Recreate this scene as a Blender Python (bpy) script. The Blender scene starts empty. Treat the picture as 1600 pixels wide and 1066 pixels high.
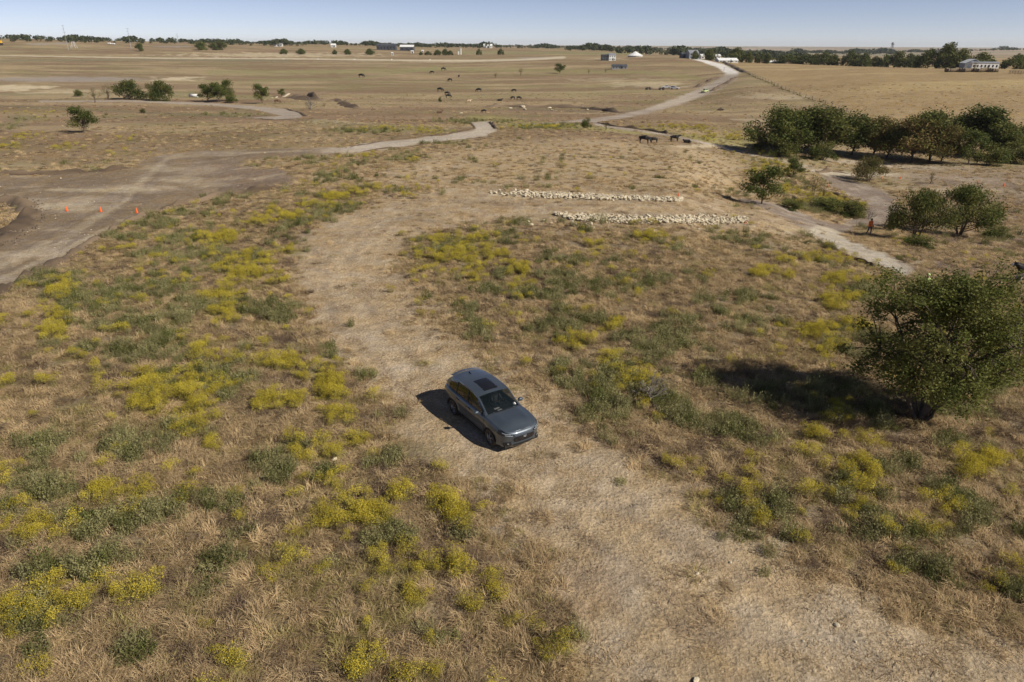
import bpy, math, random
import numpy as np
from mathutils import Vector, Matrix
random.seed(7); rng = np.random.default_rng(11)
sc = bpy.context.scene
C = sc.collection
# ------------------------------------------------------------ camera, light, exposure
FX = 1067.0; CAMZ = 14.1; PITCH = math.atan((533-70)/FX); ROLL = math.radians(0.29)
_f = np.array([0, math.cos(PITCH), -math.sin(PITCH)]); _r0 = np.array([1.0, 0, 0]); _u0 = np.cross(_r0, _f)
_r = math.cos(ROLL)*_r0 + math.sin(ROLL)*_u0
_u = -math.sin(ROLL)*_r0 + math.cos(ROLL)*_u0
cd = bpy.data.cameras.new('camera'); cam = bpy.data.objects.new('camera', cd); C.objects.link(cam)
cd.sensor_width = 36; cd.lens = 36*FX/1600; cd.clip_start = .1; cd.clip_end = 30000
cam.matrix_world = Matrix(((_r[0], _u[0], -_f[0], 0), (_r[1], _u[1], -_f[1], 0), (_r[2], _u[2], -_f[2], CAMZ), (0, 0, 0, 1)))
sc.camera = cam
SUN_EL = math.radians(38.0); SUN_DIR = Vector((.875, -.485, math.tan(SUN_EL))).normalized()
w = bpy.data.worlds.new('World'); sc.world = w; w.use_nodes = True
wn = w.node_tree; bg = wn.nodes['Background']
sky = wn.nodes.new('ShaderNodeTexSky'); sky.sky_type = 'NISHITA'; sky.sun_disc = False
sky.sun_elevation = SUN_EL; sky.sun_rotation = math.atan2(SUN_DIR.x, SUN_DIR.y)
sky.dust_density = .05; sky.air_density = .38; sky.ozone_density = 1.6; sky.altitude = 0
wb = wn.nodes.new('ShaderNodeMix'); wb.data_type = 'RGBA'; wb.blend_type = 'MULTIPLY'; wb.inputs[0].default_value = 1; wb.inputs[7].default_value = (1.20, .955, .87, 1)
wn.links.new(sky.outputs[0], wb.inputs[6]); wn.links.new(wb.outputs[2], bg.inputs[0]); bg.inputs[1].default_value = .101
sd = bpy.data.lights.new('sun', 'SUN'); sd.energy = 5.0; sd.angle = math.radians(.53); sd.color = (1, .935, .82)
sun = bpy.data.objects.new('sun', sd); C.objects.link(sun); sun.rotation_euler = SUN_DIR.to_track_quat('Z', 'Y').to_euler()
sun.location = (60, -60, 90)
sc.view_settings.view_transform = 'Standard'; sc.view_settings.look = 'None'
sc.view_settings.exposure = 0.13; sc.view_settings.gamma = 1; sc.view_settings.use_curve_mapping = False
sc.cycles.max_bounces = 6; sc.cycles.diffuse_bounces = 2; sc.cycles.transparent_max_bounces = 8
sc.cycles.volume_bounces = 0

# ------------------------------------------------------------ noise, projection, terrain
def _hash(ix, iy, s):
    h = (ix.astype(np.int64)*374761393 + iy.astype(np.int64)*668265263 + s*1442695041) & 0xffffffff
    h = ((h ^ (h >> 13))*1274126177) & 0xffffffff
    return ((h ^ (h >> 16)) & 0xffff)/65535.0
def vnoise(x, y, s=0):
    x = np.asarray(x, float); y = np.asarray(y, float)
    ix = np.floor(x); iy = np.floor(y); fx = x-ix; fy = y-iy
    fx = fx*fx*(3-2*fx); fy = fy*fy*(3-2*fy)
    a = _hash(ix, iy, s); b = _hash(ix+1, iy, s); c = _hash(ix, iy+1, s); d = _hash(ix+1, iy+1, s)
    return (a*(1-fx)+b*fx)*(1-fy)+(c*(1-fx)+d*fx)*fy
def fbm(x, y, s=0, o=4):
    t = 0; a = .5; n = 0
    for i in range(o):
        t = t+a*vnoise(x*2**i+i*17.3, y*2**i-i*9.1, s+i); n += a; a *= .5
    return t/n
def sm(a, b, x):
    t = np.clip((np.asarray(x, float)-a)/(b-a), 0, 1); return t*t*(3-2*t)
def proj(x, y, z):
    dx, dy, dz = np.asarray(x, float), np.asarray(y, float), np.asarray(z, float)-CAMZ
    X = dx*_r[0]+dy*_r[1]+dz*_r[2]; Y = dx*_u[0]+dy*_u[1]+dz*_u[2]; Z = dx*_f[0]+dy*_f[1]+dz*_f[2]
    Zs = np.where(Z > .5, Z, .5)
    px = np.where(Z > .5, 800+FX*X/Zs, -9999); py = np.where(Z > .5, 533-FX*Y/Zs, 9999)
    return px, py, Z
TC = np.array([0, 250, 450, 700, 900, 1050, 1200, 1400, 1600.])
TR = np.array([0, 40, 65, 95, 140, 190, 250, 350, 450, 700, 1300, 3000, 6000, 12000.])
TH = np.array([
 [0]*9, [0]*9,
 [-1.8, -1.5, -.3, 0, 0, 0, -1.0, -2.2, -2.5],
 [-2.5, -2.2, -.8, -.3, -.3, -.8, -3.5, -6, -6],
 [-3.5, -3, -2, -2, -2, -3, -5, -6.3, -6.3],
 [-4, -4, -4, -4, -4, -4, -4.5, -5.5, -5.5],
 [-5.5, -6, -6, -6, -6, -5.5, -4, -3, -3],
 [-6, -6, -6.5, -6.5, -6, -5, -1, 1, 1.5],
 [-5, -5.5, -6, -6, -5, -3, 1, 3, 3.5],
 [-1.6, -1.6, -1.6, -.7, 2.7, 3.6, 0, -2, -2],
 [19, 16, 13, 8.6, 6.3, 1, -5, -8, -8],
 [22, 19, 17, 13, 10, 6, -8, -5, 5.7],
 [14, 13, 12, 10, 9, 8, 3, 6, 4],
 [8]*9], float)
def H(x, y):
    x = np.asarray(x, float); y = np.asarray(y, float)
    r = np.hypot(x, y); az = np.arctan2(x, y)
    azc = np.clip(az, -.9, .9)
    c = 800+FX*np.tan(azc)/.919
    back = sm(1.0, 2.4, np.abs(az)); c = c*(1-back)+700*back
    ci = np.clip(np.searchsorted(TC, c)-1, 0, len(TC)-2); ct = np.clip((c-TC[ci])/(TC[ci+1]-TC[ci]), 0, 1); ct = ct*ct*(3-2*ct)
    ri = np.clip(np.searchsorted(TR, r)-1, 0, len(TR)-2); rt = np.clip((r-TR[ri])/(TR[ri+1]-TR[ri]), 0, 1); rt = rt*rt*(3-2*rt)*.5+rt*.5
    h = (TH[ri, ci]*(1-ct)+TH[ri, ci+1]*ct)*(1-rt)+(TH[ri+1, ci]*(1-ct)+TH[ri+1, ci+1]*ct)*rt
    h = h+(fbm(x/14, y/14, 3, 3)-.5)*.7*sm(30, 60, r)+(vnoise(x/2.3, y/2.3, 8)-.5)*.07
    return h
def at(px, py, lift=0.0):
    a, b = (px-800)/FX, (533-py)/FX
    d = _f+a*_r+b*_u
    t = np.concatenate([np.linspace(8, 300, 1500), np.linspace(301, 5000, 5000)])
    X = d[0]*t; Y = d[1]*t; Z = CAMZ+d[2]*t
    g = Z-H(X, Y)
    k = np.argmax(g < 0)
    if g[k] >= 0: k = len(t)-1
    t0, t1 = t[max(k-1, 0)], t[k]
    for _ in range(14):
        tm = (t0+t1)/2
        if CAMZ+d[2]*tm-H(d[0]*tm, d[1]*tm) < 0: t1 = tm
        else: t0 = tm
    return Vector((d[0]*t1, d[1]*t1, float(H(d[0]*t1, d[1]*t1))+lift))
def depth(p): return float(proj(p[0], p[1], p[2])[2])
def spot(px, r, lift=0.0):      # a point on the ground at range r in the direction of column px (for far things)
    t = (px-800)/FX*.919; y = r/math.hypot(1, t); x = y*t
    return Vector((x, y, float(H(x, y))+lift))

# ------------------------------------------------------------ object helpers
def tag(o, label=None, cat=None, group=None, kind=None):
    if label: o['label'] = label
    if cat: o['category'] = cat
    if group: o['group'] = group
    if kind: o['kind'] = kind
    return o
def empty(name, loc, rz=0.0, s=1.0):
    o = bpy.data.objects.new(name, None); C.objects.link(o); o.location = loc; o.rotation_euler = (0, 0, rz)
    o.scale = (s, s, s) if not hasattr(s, '__len__') else s
    o.empty_display_size = .2
    return o
def link(name, me, parent=None, loc=None):
    o = bpy.data.objects.new(name, me); C.objects.link(o)
    if parent: o.parent = parent
    if loc is not None: o.location = loc
    return o
def mesh_np(name, V, F, mats, mi=None, smooth=False):
    V = np.asarray(V, np.float32); F = np.asarray(F, np.int32); n, k = F.shape
    me = bpy.data.meshes.new(name); me.vertices.add(len(V)); me.vertices.foreach_set('co', V.ravel())
    me.loops.add(n*k); me.loops.foreach_set('vertex_index', F.ravel())
    me.polygons.add(n); me.polygons.foreach_set('loop_start', np.arange(0, n*k, k, dtype=np.int32))
    if mi is not None: me.polygons.foreach_set('material_index', np.asarray(mi, np.int32))
    me.polygons.foreach_set('use_smooth', np.full(n, smooth))
    for m in (mats if isinstance(mats, (list, tuple)) else [mats]): me.materials.append(m)
    me.update(calc_edges=True); return me
class MB:
    def __init__(s): s.v = []; s.f = []; s.m = []
    def add(s, vs, fs, mi=0):
        b = len(s.v); s.v += [tuple(v) for v in vs]; s.f += [tuple(b+i for i in f) for f in fs]; s.m += [mi]*len(fs)
    def box(s, c, d, rot=None, mi=0, taper=1.0):
        x, y, z = d[0]/2, d[1]/2, d[2]/2
        vs = [Vector((a*x*(taper if q > 0 else 1), b*y*(taper if q > 0 else 1), q*z)) for q in (-1, 1) for a, b in ((-1, -1), (1, -1), (1, 1), (-1, 1))]
        if rot: vs = [rot @ v for v in vs]
        s.add([v+Vector(c) for v in vs], [(3, 2, 1, 0), (4, 5, 6, 7), (0, 1, 5, 4), (1, 2, 6, 5), (2, 3, 7, 6), (3, 0, 4, 7)], mi)
    def tube(s, pts, rad, n=6, mi=0, cap=True):
        pts = [Vector(p) for p in pts]; rad = rad if hasattr(rad, '__len__') else [rad]*len(pts)
        rings = []; ref = Vector((.13, .27, .95))
        for i, p in enumerate(pts):
            t = (pts[min(i+1, len(pts)-1)]-pts[max(i-1, 0)]).normalized()
            rr = ref if abs(t.dot(ref)) < .9 else Vector((1, 0, 0))
            a = t.cross(rr).normalized(); b = t.cross(a)
            rings.append([p+(a*math.cos(2*math.pi*k/n)+b*math.sin(2*math.pi*k/n))*rad[i] for k in range(n)])
        fs = [(i*n+k, i*n+(k+1) % n, (i+1)*n+(k+1) % n, (i+1)*n+k) for i in range(len(pts)-1) for k in range(n)]
        if cap: fs += [tuple(range(n)), tuple(reversed(range((len(pts)-1)*n, len(pts)*n)))]
        s.add([v for r_ in rings for v in r_], fs, mi)
    def lathe(s, prof, n=12, c=(0, 0, 0), mi=0, axis='z'):
        vs = []
        for r_, z in prof:
            for k in range(n):
                a = 2*math.pi*k/n; p = (r_*math.cos(a), r_*math.sin(a), z)
                if axis == 'y': p = (p[0], p[2], p[1])
                if axis == 'x': p = (p[2], p[0], p[1])
                vs.append((p[0]+c[0], p[1]+c[1], p[2]+c[2]))
        m = len(prof)
        s.add(vs, [(i*n+k, i*n+(k+1) % n, (i+1)*n+(k+1) % n, (i+1)*n+k) for i in range(m-1) for k in range(n)], mi)
    def grid(s, P, mi=0):
        a = len(P); b = len(P[0]); s.add([v for r_ in P for v in r_], [(i*b+j, i*b+j+1, (i+1)*b+j+1, (i+1)*b+j) for i in range(a-1) for j in range(b-1)], mi)
    def mesh(s, name, mats, smooth=False):
        me = bpy.data.meshes.new(name); me.from_pydata(s.v, [], s.f)
        for m in (mats if isinstance(mats, (list, tuple)) else [mats]): me.materials.append(m)
        me.polygons.foreach_set('material_index', s.m)
        if smooth: me.polygons.foreach_set('use_smooth', [True]*len(s.f))
        me.update(); return me
    def build(s, name, mats, parent=None, smooth=False): return link(name, s.mesh(name, mats, smooth), parent)
def copy_tree(o, parent=None):
    c = o.copy(); C.objects.link(c)
    if parent: c.parent = parent
    for ch in list(o.children): copy_tree(ch, c)
    return c

# ------------------------------------------------------------ materials
def mat(name, col, rough=.8, metal=0.0, spec=.3, noise=None, col2=None, nscale=5.0, bump=0.0, bscale=20.0, coat=0.0, trans=0.0, coords='Object', alpha=None, rnd=0.0):
    m = bpy.data.materials.new(name); m.use_nodes = True; nt = m.node_tree; p = nt.nodes['Principled BSDF']
    p.inputs['Roughness'].default_value = rough; p.inputs['Metallic'].default_value = metal
    p.inputs['Specular IOR Level'].default_value = spec; p.inputs['Coat Weight'].default_value = coat
    p.inputs['Base Color'].default_value = (*col, 1)
    last = None
    tc = nt.nodes.new('ShaderNodeTexCoord')
    if col2 is not None:
        n = nt.nodes.new('ShaderNodeTexNoise'); n.inputs['Scale'].default_value = nscale; n.inputs['Detail'].default_value = 5
        nt.links.new(tc.outputs[coords], n.inputs['Vector'])
        cr = nt.nodes.new('ShaderNodeValToRGB'); cr.color_ramp.elements[0].position = .35; cr.color_ramp.elements[1].position = .65
        cr.color_ramp.elements[0].color = (*col, 1); cr.color_ramp.elements[1].color = (*col2, 1)
        nt.links.new(n.outputs[0], cr.inputs[0]); last = cr.outputs[0]
    if rnd:
        oi = nt.nodes.new('ShaderNodeObjectInfo'); mr = nt.nodes.new('ShaderNodeMapRange'); mr.inputs['To Min'].default_value = 1-rnd; mr.inputs['To Max'].default_value = 1+rnd
        nt.links.new(oi.outputs['Random'], mr.inputs[0])
        hs = nt.nodes.new('ShaderNodeHueSaturation'); nt.links.new(mr.outputs[0], hs.inputs['Value'])
        if last: nt.links.new(last, hs.inputs['Color'])
        else: hs.inputs['Color'].default_value = (*col, 1)
        last = hs.outputs[0]
    if last: nt.links.new(last, p.inputs['Base Color'])
    if bump:
        n2 = nt.nodes.new('ShaderNodeTexNoise'); n2.inputs['Scale'].default_value = bscale; n2.inputs['Detail'].default_value = 6
        nt.links.new(tc.outputs[coords], n2.inputs['Vector'])
        b = nt.nodes.new('ShaderNodeBump'); b.inputs['Strength'].default_value = bump; b.inputs['Distance'].default_value = .05
        nt.links.new(n2.outputs[0], b.inputs['Height']); nt.links.new(b.outputs[0], p.inputs['Normal'])
    if trans:
        out = nt.nodes['Material Output']; tr = nt.nodes.new('ShaderNodeBsdfTranslucent'); mx = nt.nodes.new('ShaderNodeMixShader'); mx.inputs[0].default_value = trans
        if last: nt.links.new(last, tr.inputs[0])
        else: tr.inputs[0].default_value = (*col, 1)
        nt.links.new(p.outputs[0], mx.inputs[1]); nt.links.new(tr.outputs[0], mx.inputs[2]); nt.links.new(mx.outputs[0], out.inputs[0])
    return m
M = {}
M['grass_a'] = mat('dry_grass_tan', (.42, .30, .165), .9, spec=.15, trans=.25, col2=(.57, .43, .245), nscale=3, rnd=.30)
M['grass_b'] = mat('dry_grass_brown', (.235, .162, .088), .9, spec=.15, trans=.2, col2=(.38, .275, .15), nscale=3, rnd=.30)
M['grass_g'] = mat('half_green_grass', (.25, .215, .08), .9, spec=.15, trans=.25, col2=(.38, .30, .13), nscale=2, rnd=.3)
M['grass_d'] = mat('dead_dark_stalks', (.115, .078, .055), .9, spec=.1, trans=.1, col2=(.22, .155, .10), nscale=3, rnd=.3)
M['straw'] = mat('straw_litter', (.40, .29, .165), .9, spec=.15, col2=(.54, .40, .24), nscale=4, rnd=.25)
M['flower'] = mat('broomweed_flower', (.50, .405, .045), .85, spec=.1, trans=.35, col2=(.60, .50, .09), nscale=2.5, rnd=.22)
M['bweed'] = mat('broomweed_leaf', (.24, .22, .07), .85, spec=.15, trans=.25, col2=(.34, .29, .11), nscale=3, rnd=.25)
M['weed'] = mat('grey_green_weed', (.23, .215, .085), .85, spec=.15, trans=.3, col2=(.35, .32, .16), nscale=3, rnd=.3)
M['weed_dk'] = mat('dark_green_weed', (.10, .115, .030), .8, spec=.2, trans=.3, col2=(.18, .185, .06), nscale=3, rnd=.3)
M['leaf_a'] = mat('leaf_dark_green', (.060, .082, .018), .65, spec=.2, trans=.3, col2=(.12, .14, .032), nscale=1.2, rnd=.15)
M['leaf_b'] = mat('leaf_olive', (.085, .098, .026), .7, spec=.2, trans=.3, col2=(.18, .17, .045), nscale=1.0, rnd=.15)
M['leaf_c'] = mat('leaf_brownish', (.11, .085, .03), .75, spec=.2, trans=.25, col2=(.20, .14, .05), nscale=1.2, rnd=.15)
M['leaf_e'] = mat('elm_leaf', (.10, .12, .026), .65, spec=.2, trans=.35, col2=(.19, .195, .045), nscale=1.2)
M['leaf_far'] = mat('leaf_far', (.045, .06, .03), .8, spec=.1, trans=.1, col2=(.09, .10, .045), nscale=.12, coords='Object', rnd=.2)
M['bark'] = mat('bark', (.075, .055, .04), .9, col2=(.13, .10, .075), nscale=8, bump=.4)
M['dead'] = mat('grey_dead_wood', (.19, .165, .14), .9, col2=(.30, .27, .235), nscale=8)
M['rock'] = mat('limestone', (.45, .38, .265), .85, col2=(.60, .52, .38), nscale=2.5, bump=.3, bscale=6, rnd=.14)
M['soil_dk'] = mat('dark_soil', (.095, .066, .043), .95, col2=(.20, .145, .095), nscale=1.6, bump=.8, bscale=5, coords='Generated')
M['clod'] = mat('soil_clod', (.09, .068, .052), .95, col2=(.19, .145, .105), nscale=4, bump=.5, bscale=8, rnd=.3)
M['orange'] = mat('orange_plastic', (.85, .13, .02), .5)
M['conedk'] = mat('cone_base', (.55, .09, .02), .6)
M['cow'] = mat('black_hide', (.010, .009, .009), .6, spec=.3, col2=(.02, .017, .015), nscale=6)
M['cowbrown'] = mat('brown_hide', (.11, .06, .035), .7, col2=(.17, .10, .06), nscale=3)
M['cowtan'] = mat('tan_hide', (.50, .38, .24), .7, col2=(.6, .48, .33), nscale=3)
M['cowwhite'] = mat('white_hide', (.75, .73, .70), .7, col2=(.6, .58, .55), nscale=3)
M['white'] = mat('white_paint', (.80, .80, .78), .45, col2=(.70, .70, .68), nscale=1.0)
M['cream'] = mat('pale_wall', (.66, .63, .57), .8, col2=(.56, .54, .50), nscale=.4)
M['dkroof'] = mat('dark_roof', (.045, .05, .06), .55, col2=(.09, .095, .105), nscale=.3)
M['greymetal'] = mat('grey_sheet', (.34, .35, .37), .5, metal=.3, col2=(.26, .27, .29), nscale=.5)
M['black'] = mat('black_plastic', (.018, .018, .019), .55, col2=(.03, .03, .032), nscale=9)
M['rubber'] = mat('tyre_rubber', (.03, .028, .026), .85, col2=(.085, .07, .055), nscale=5)
M['wood'] = mat('weathered_wood', (.16, .12, .085), .9, col2=(.24, .19, .14), nscale=6)
M['hay'] = mat('old_hay', (.15, .115, .075), .95, col2=(.24, .185, .12), nscale=2.5, bump=.5)
M['skin'] = mat('skin', (.42, .24, .16), .6)
M['hair'] = mat('dark_hair', (.03, .02, .015), .7)
M['vest'] = mat('orange_fabric', (1.0, .24, .04), .8, col2=(.95, .18, .03), nscale=9)
M['hiviz'] = mat('lime_fabric', (.50, .60, .22), .8, col2=(.42, .52, .18), nscale=9)
M['jeans'] = mat('blue_denim', (.03, .06, .14), .85, col2=(.05, .085, .18), nscale=12)
M['shirt'] = mat('dark_shirt', (.06, .06, .065), .85, col2=(.10, .10, .10), nscale=9)
M['win'] = mat('window_glass', (.02, .025, .03), .12, spec=.6)
M['yellowp'] = mat('yellow_paint', (.70, .42, .04), .5)
M['lime_car'] = mat('pale_green_paint', (.50, .56, .26), .4, coat=.4)

# ------------------------------------------------------------ hand-surveyed ground cover (reference-photo pixels -> ground)
def in_poly(px, py, poly):
    inside = np.zeros(px.shape, bool); n = len(poly)
    for i in range(n):
        x0, y0 = poly[i]; x1, y1 = poly[(i+1) % n]
        if y0 == y1: continue
        c = ((y0 > py) != (y1 > py)) & (px < (x1-x0)*(py-y0)/(y1-y0)+x0); inside ^= c
    return inside
def seg_d(px, py, pts, ay=1.0):
    best = np.full(px.shape, 1e9); wv = np.zeros(px.shape)
    for a, b in zip(pts[:-1], pts[1:]):
        dx, dy = b[0]-a[0], (b[1]-a[1])*ay; L = dx*dx+dy*dy
        t = np.clip(((px-a[0])*dx+(py-a[1])*ay*dy)/L, 0, 1)
        d = np.hypot(px-a[0]-t*dx, (py-a[1])*ay-t*dy)
        m = d < best; best = np.where(m, d, best)
        if len(a) > 2: wv = np.where(m, a[2]+t*(b[2]-a[2]), wv)
    return best, wv
def poly_soft(px, py, poly, soft, n):
    ins = in_poly(px, py, poly); d, _ = seg_d(px, py, list(poly)+[poly[0]])
    s = np.where(ins, d, -d)+n
    return sm(-soft, soft, s)
def stroke(px, py, pts, n, soft=.35):
    d, wv = seg_d(px, py, pts, 2.2); wv = np.maximum(wv, .5)
    return 1-sm(1-soft, 1+soft, d/(wv*1.1)+n)
def ells(px, py, L, n):
    out = np.zeros(px.shape)
    for e in L:
        cx, cy, rx, ry = e[:4]; s = e[4] if len(e) > 4 else 1.0
        m = (np.abs(px-cx) < rx*2.6) & (np.abs(py-cy) < ry*2.6)
        if not m.any(): continue
        d = np.hypot((px[m]-cx)/rx, (py[m]-cy)/ry)+n[m]
        out[m] = np.maximum(out[m], s*(1-sm(.62, 1.3, d)))
    return out
TRACK = [(905, 1100), (890, 960), (840, 860), (770, 785), (690, 725), (620, 660), (560, 600), (510, 540), (480, 490), (462, 440), (460, 400), (470, 368), (505, 345), (560, 325), (620, 300), (700, 288), (760, 284), (900, 288), (1060, 296), (1130, 305), (1200, 322), (1290, 346), (1300, 372), (1240, 374), (1180, 358), (1000, 356), (860, 352), (760, 354), (690, 362), (640, 375), (622, 400), (640, 440), (680, 490), (730, 545), (800, 585), (870, 620), (915, 665), (970, 700), (1050, 740), (1120, 790), (1200, 850), (1290, 885), (1380, 935), (1520, 985), (1680, 1040), (1700, 1200), (905, 1200)]
LROAD = [(-40, 480), (0, 458), (60, 426), (130, 387), (190, 352), (250, 327), (290, 321), (340, 309), (400, 300), (450, 290), (475, 275), (440, 262), (400, 256), (385, 250), (440, 246), (520, 241), (560, 239), (620, 232), (690, 221), (760, 214), (778, 202), (768, 190), (735, 191), (742, 203), (700, 211), (650, 216), (580, 222), (540, 231), (480, 231), (400, 234), (330, 236), (260, 241), (222, 252), (205, 264), (150, 269), (60, 274), (-40, 276), (-40, 305), (0, 309), (36, 318), (46, 338), (30, 356), (0, 385), (-40, 400)]
LROAD2 = [(60, 157), (200, 156.5), (330, 161), (400, 166), (445, 170), (472, 178), (470, 184), (430, 187), (385, 184), (440, 181), (400, 172), (330, 165), (200, 159.5), (60, 160)]
GRAVEL = [(1074, 89.5, 2.2), (1100, 95.5, 4), (1128, 104, 6.5), (1144, 114, 9), (1140, 122, 10), (1122, 132, 11), (1095, 145, 11), (1060, 158, 9.5), (1010, 174, 7), (960, 184, 6), (925, 188, 5), (880, 191, 3), (825, 195, 2.5)]
GTRAIL = [(925, 189, 5), (935, 194, 6), (960, 199, 4), (1010, 206, 3), (1060, 214, 3), (1120, 228, 3), (1180, 243, 4)]
RPATH = [(1280, 362, 14), (1305, 376, 18), (1340, 392, 19), (1375, 405, 19), (1415, 424, 14)]
RDARK1 = [(1160, 312, 5), (1195, 320, 9), (1230, 332, 16), (1270, 350, 18), (1300, 358, 18), (1340, 350, 14), (1370, 345, 12)]
RDARK2 = [(1290, 272, 8), (1310, 285, 14), (1345, 298, 20), (1375, 312, 24), (1380, 332, 22), (1370, 345, 14)]
RPALE = [(1190, 243, 5), (1240, 258, 8), (1300, 272, 8), (1400, 274, 8), (1500, 281, 10), (1620, 288, 12)]
RPALE2 = [(1290, 250, 5), (1360, 257, 7), (1440, 263, 6), (1520, 262, 3)]
BIGSTREAK = [(0, 87, 1.2), (250, 91, 1.6), (450, 92, 2), (650, 94.5, 2.3), (750, 95, 3), (830, 93, 3), (880, 90, 3.5)]
YEL = [(720, 390, 62, 20), (690, 377, 30, 8), (750, 402, 40, 16), (805, 420, 22, 12), (1020, 371, 26, 8), (935, 385, 20, 7, .7), (1050, 388, 20, 6, .5), (820, 452, 16, 8, .7), (900, 541, 22, 10), (958, 516, 22, 12, .8), (950, 578, 28, 16, .9), (985, 598, 30, 12, .6), (1285, 520, 52, 14), (1310, 545, 40, 12, .7), (1270, 408, 60, 10, .5), (1210, 430, 40, 8, .4), (1312, 470, 32, 14, .8), (1320, 440, 30, 12, .5), (1262, 690, 28, 22, .9), (1350, 690, 18, 12, .7), (1345, 745, 24, 34), (1325, 802, 14, 10), (1475, 800, 30, 18, .5), (1455, 830, 25, 14, .6), (1540, 722, 45, 10, .8), (1595, 720, 18, 8), (1510, 745, 25, 8, .5),
 (270, 622, 72, 34), (225, 605, 28, 14, .8), (340, 555, 34, 20), (300, 660, 26, 16, .8), (385, 425, 38, 14), (370, 450, 26, 16), (345, 462, 26, 12, .9), (355, 495, 22, 14, .8), (342, 376, 30, 11), (400, 405, 34, 9, .8), (450, 392, 22, 8, .8), (330, 545, 24, 14), (400, 347, 30, 7, .5), (495, 322, 26, 6), (530, 311, 24, 5), (565, 304, 20, 5, .9), (605, 296, 20, 4), (575, 245, 20, 3, .5), (645, 251, 14, 3, .7), (470, 340, 30, 6, .6), (430, 330, 30, 6, .5),
 (97, 460, 22, 14), (85, 520, 36, 13), (92, 498, 18, 9), (186, 520, 14, 8, .7), (105, 560, 26, 7, .6), (440, 573, 28, 12), (485, 588, 26, 12), (445, 630, 40, 12, .8), (512, 605, 24, 20), (520, 655, 34, 16, .9), (505, 700, 44, 20, .9), (565, 692, 20, 14, .9), (590, 715, 20, 14, .6), (530, 775, 60, 28, .9), (505, 815, 34, 20), (580, 805, 30, 18, .9), (470, 835, 24, 10, .8), (622, 770, 22, 22, .9), (680, 782, 20, 16), (705, 805, 18, 14), (735, 815, 12, 12, .6), (170, 775, 46, 14, .9), (200, 790, 30, 14, .8), (280, 778, 18, 8), (82, 835, 30, 14, .8), (110, 850, 20, 10, .7), (215, 920, 34, 26), (205, 895, 22, 10, .7), (148, 925, 24, 12, .6), (120, 955, 26, 14), (90, 920, 20, 12, .7), (20, 832, 20, 10, .7), (12, 655, 20, 9), (12, 755, 22, 8), (10, 970, 22, 14, .8), (370, 1045, 46, 18), (385, 1025, 24, 10, .8), (457, 858, 14, 9), (604, 888, 16, 12), (630, 880, 22, 10, .6), (650, 942, 12, 8), (718, 893, 22, 12), (770, 910, 14, 14, .8), (790, 935, 18, 12, .8), (745, 945, 16, 8, .9), (800, 975, 30, 10, .5), (720, 1035, 26, 12), (730, 1055, 16, 10), (870, 1010, 40, 26), (835, 1045, 30, 16), (900, 1050, 30, 10), (640, 1060, 34, 10, .8), (560, 1055, 16, 8), (820, 985, 16, 10, .8), (575, 985, 22, 12, .6), (600, 1010, 18, 8, .6), (330, 700, 14, 8, .5), (430, 700, 40, 10, .4), (455, 755, 22, 8, .5),
 (60, 176, 40, 4, .8), (68, 186, 16, 4), (25, 175, 24, 4, .7), (100, 231, 22, 4, .8), (40, 215, 40, 6, .4), (20, 232, 20, 5, .6), (200, 215, 20, 4, .4), (190, 240, 30, 4, .5), (1050, 201, 70, 4, .8), (1130, 214, 60, 5, .8), (1200, 236, 40, 6, .6), (1210, 262, 44, 12, .6), (1290, 312, 44, 9, .8), (1330, 325, 26, 9, .8), (1240, 300, 34, 6, .5), (1170, 240, 30, 6, .5), (620, 202, 70, 3, .5), (680, 207, 40, 3, .5), (850, 200, 60, 3, .6)]
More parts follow.
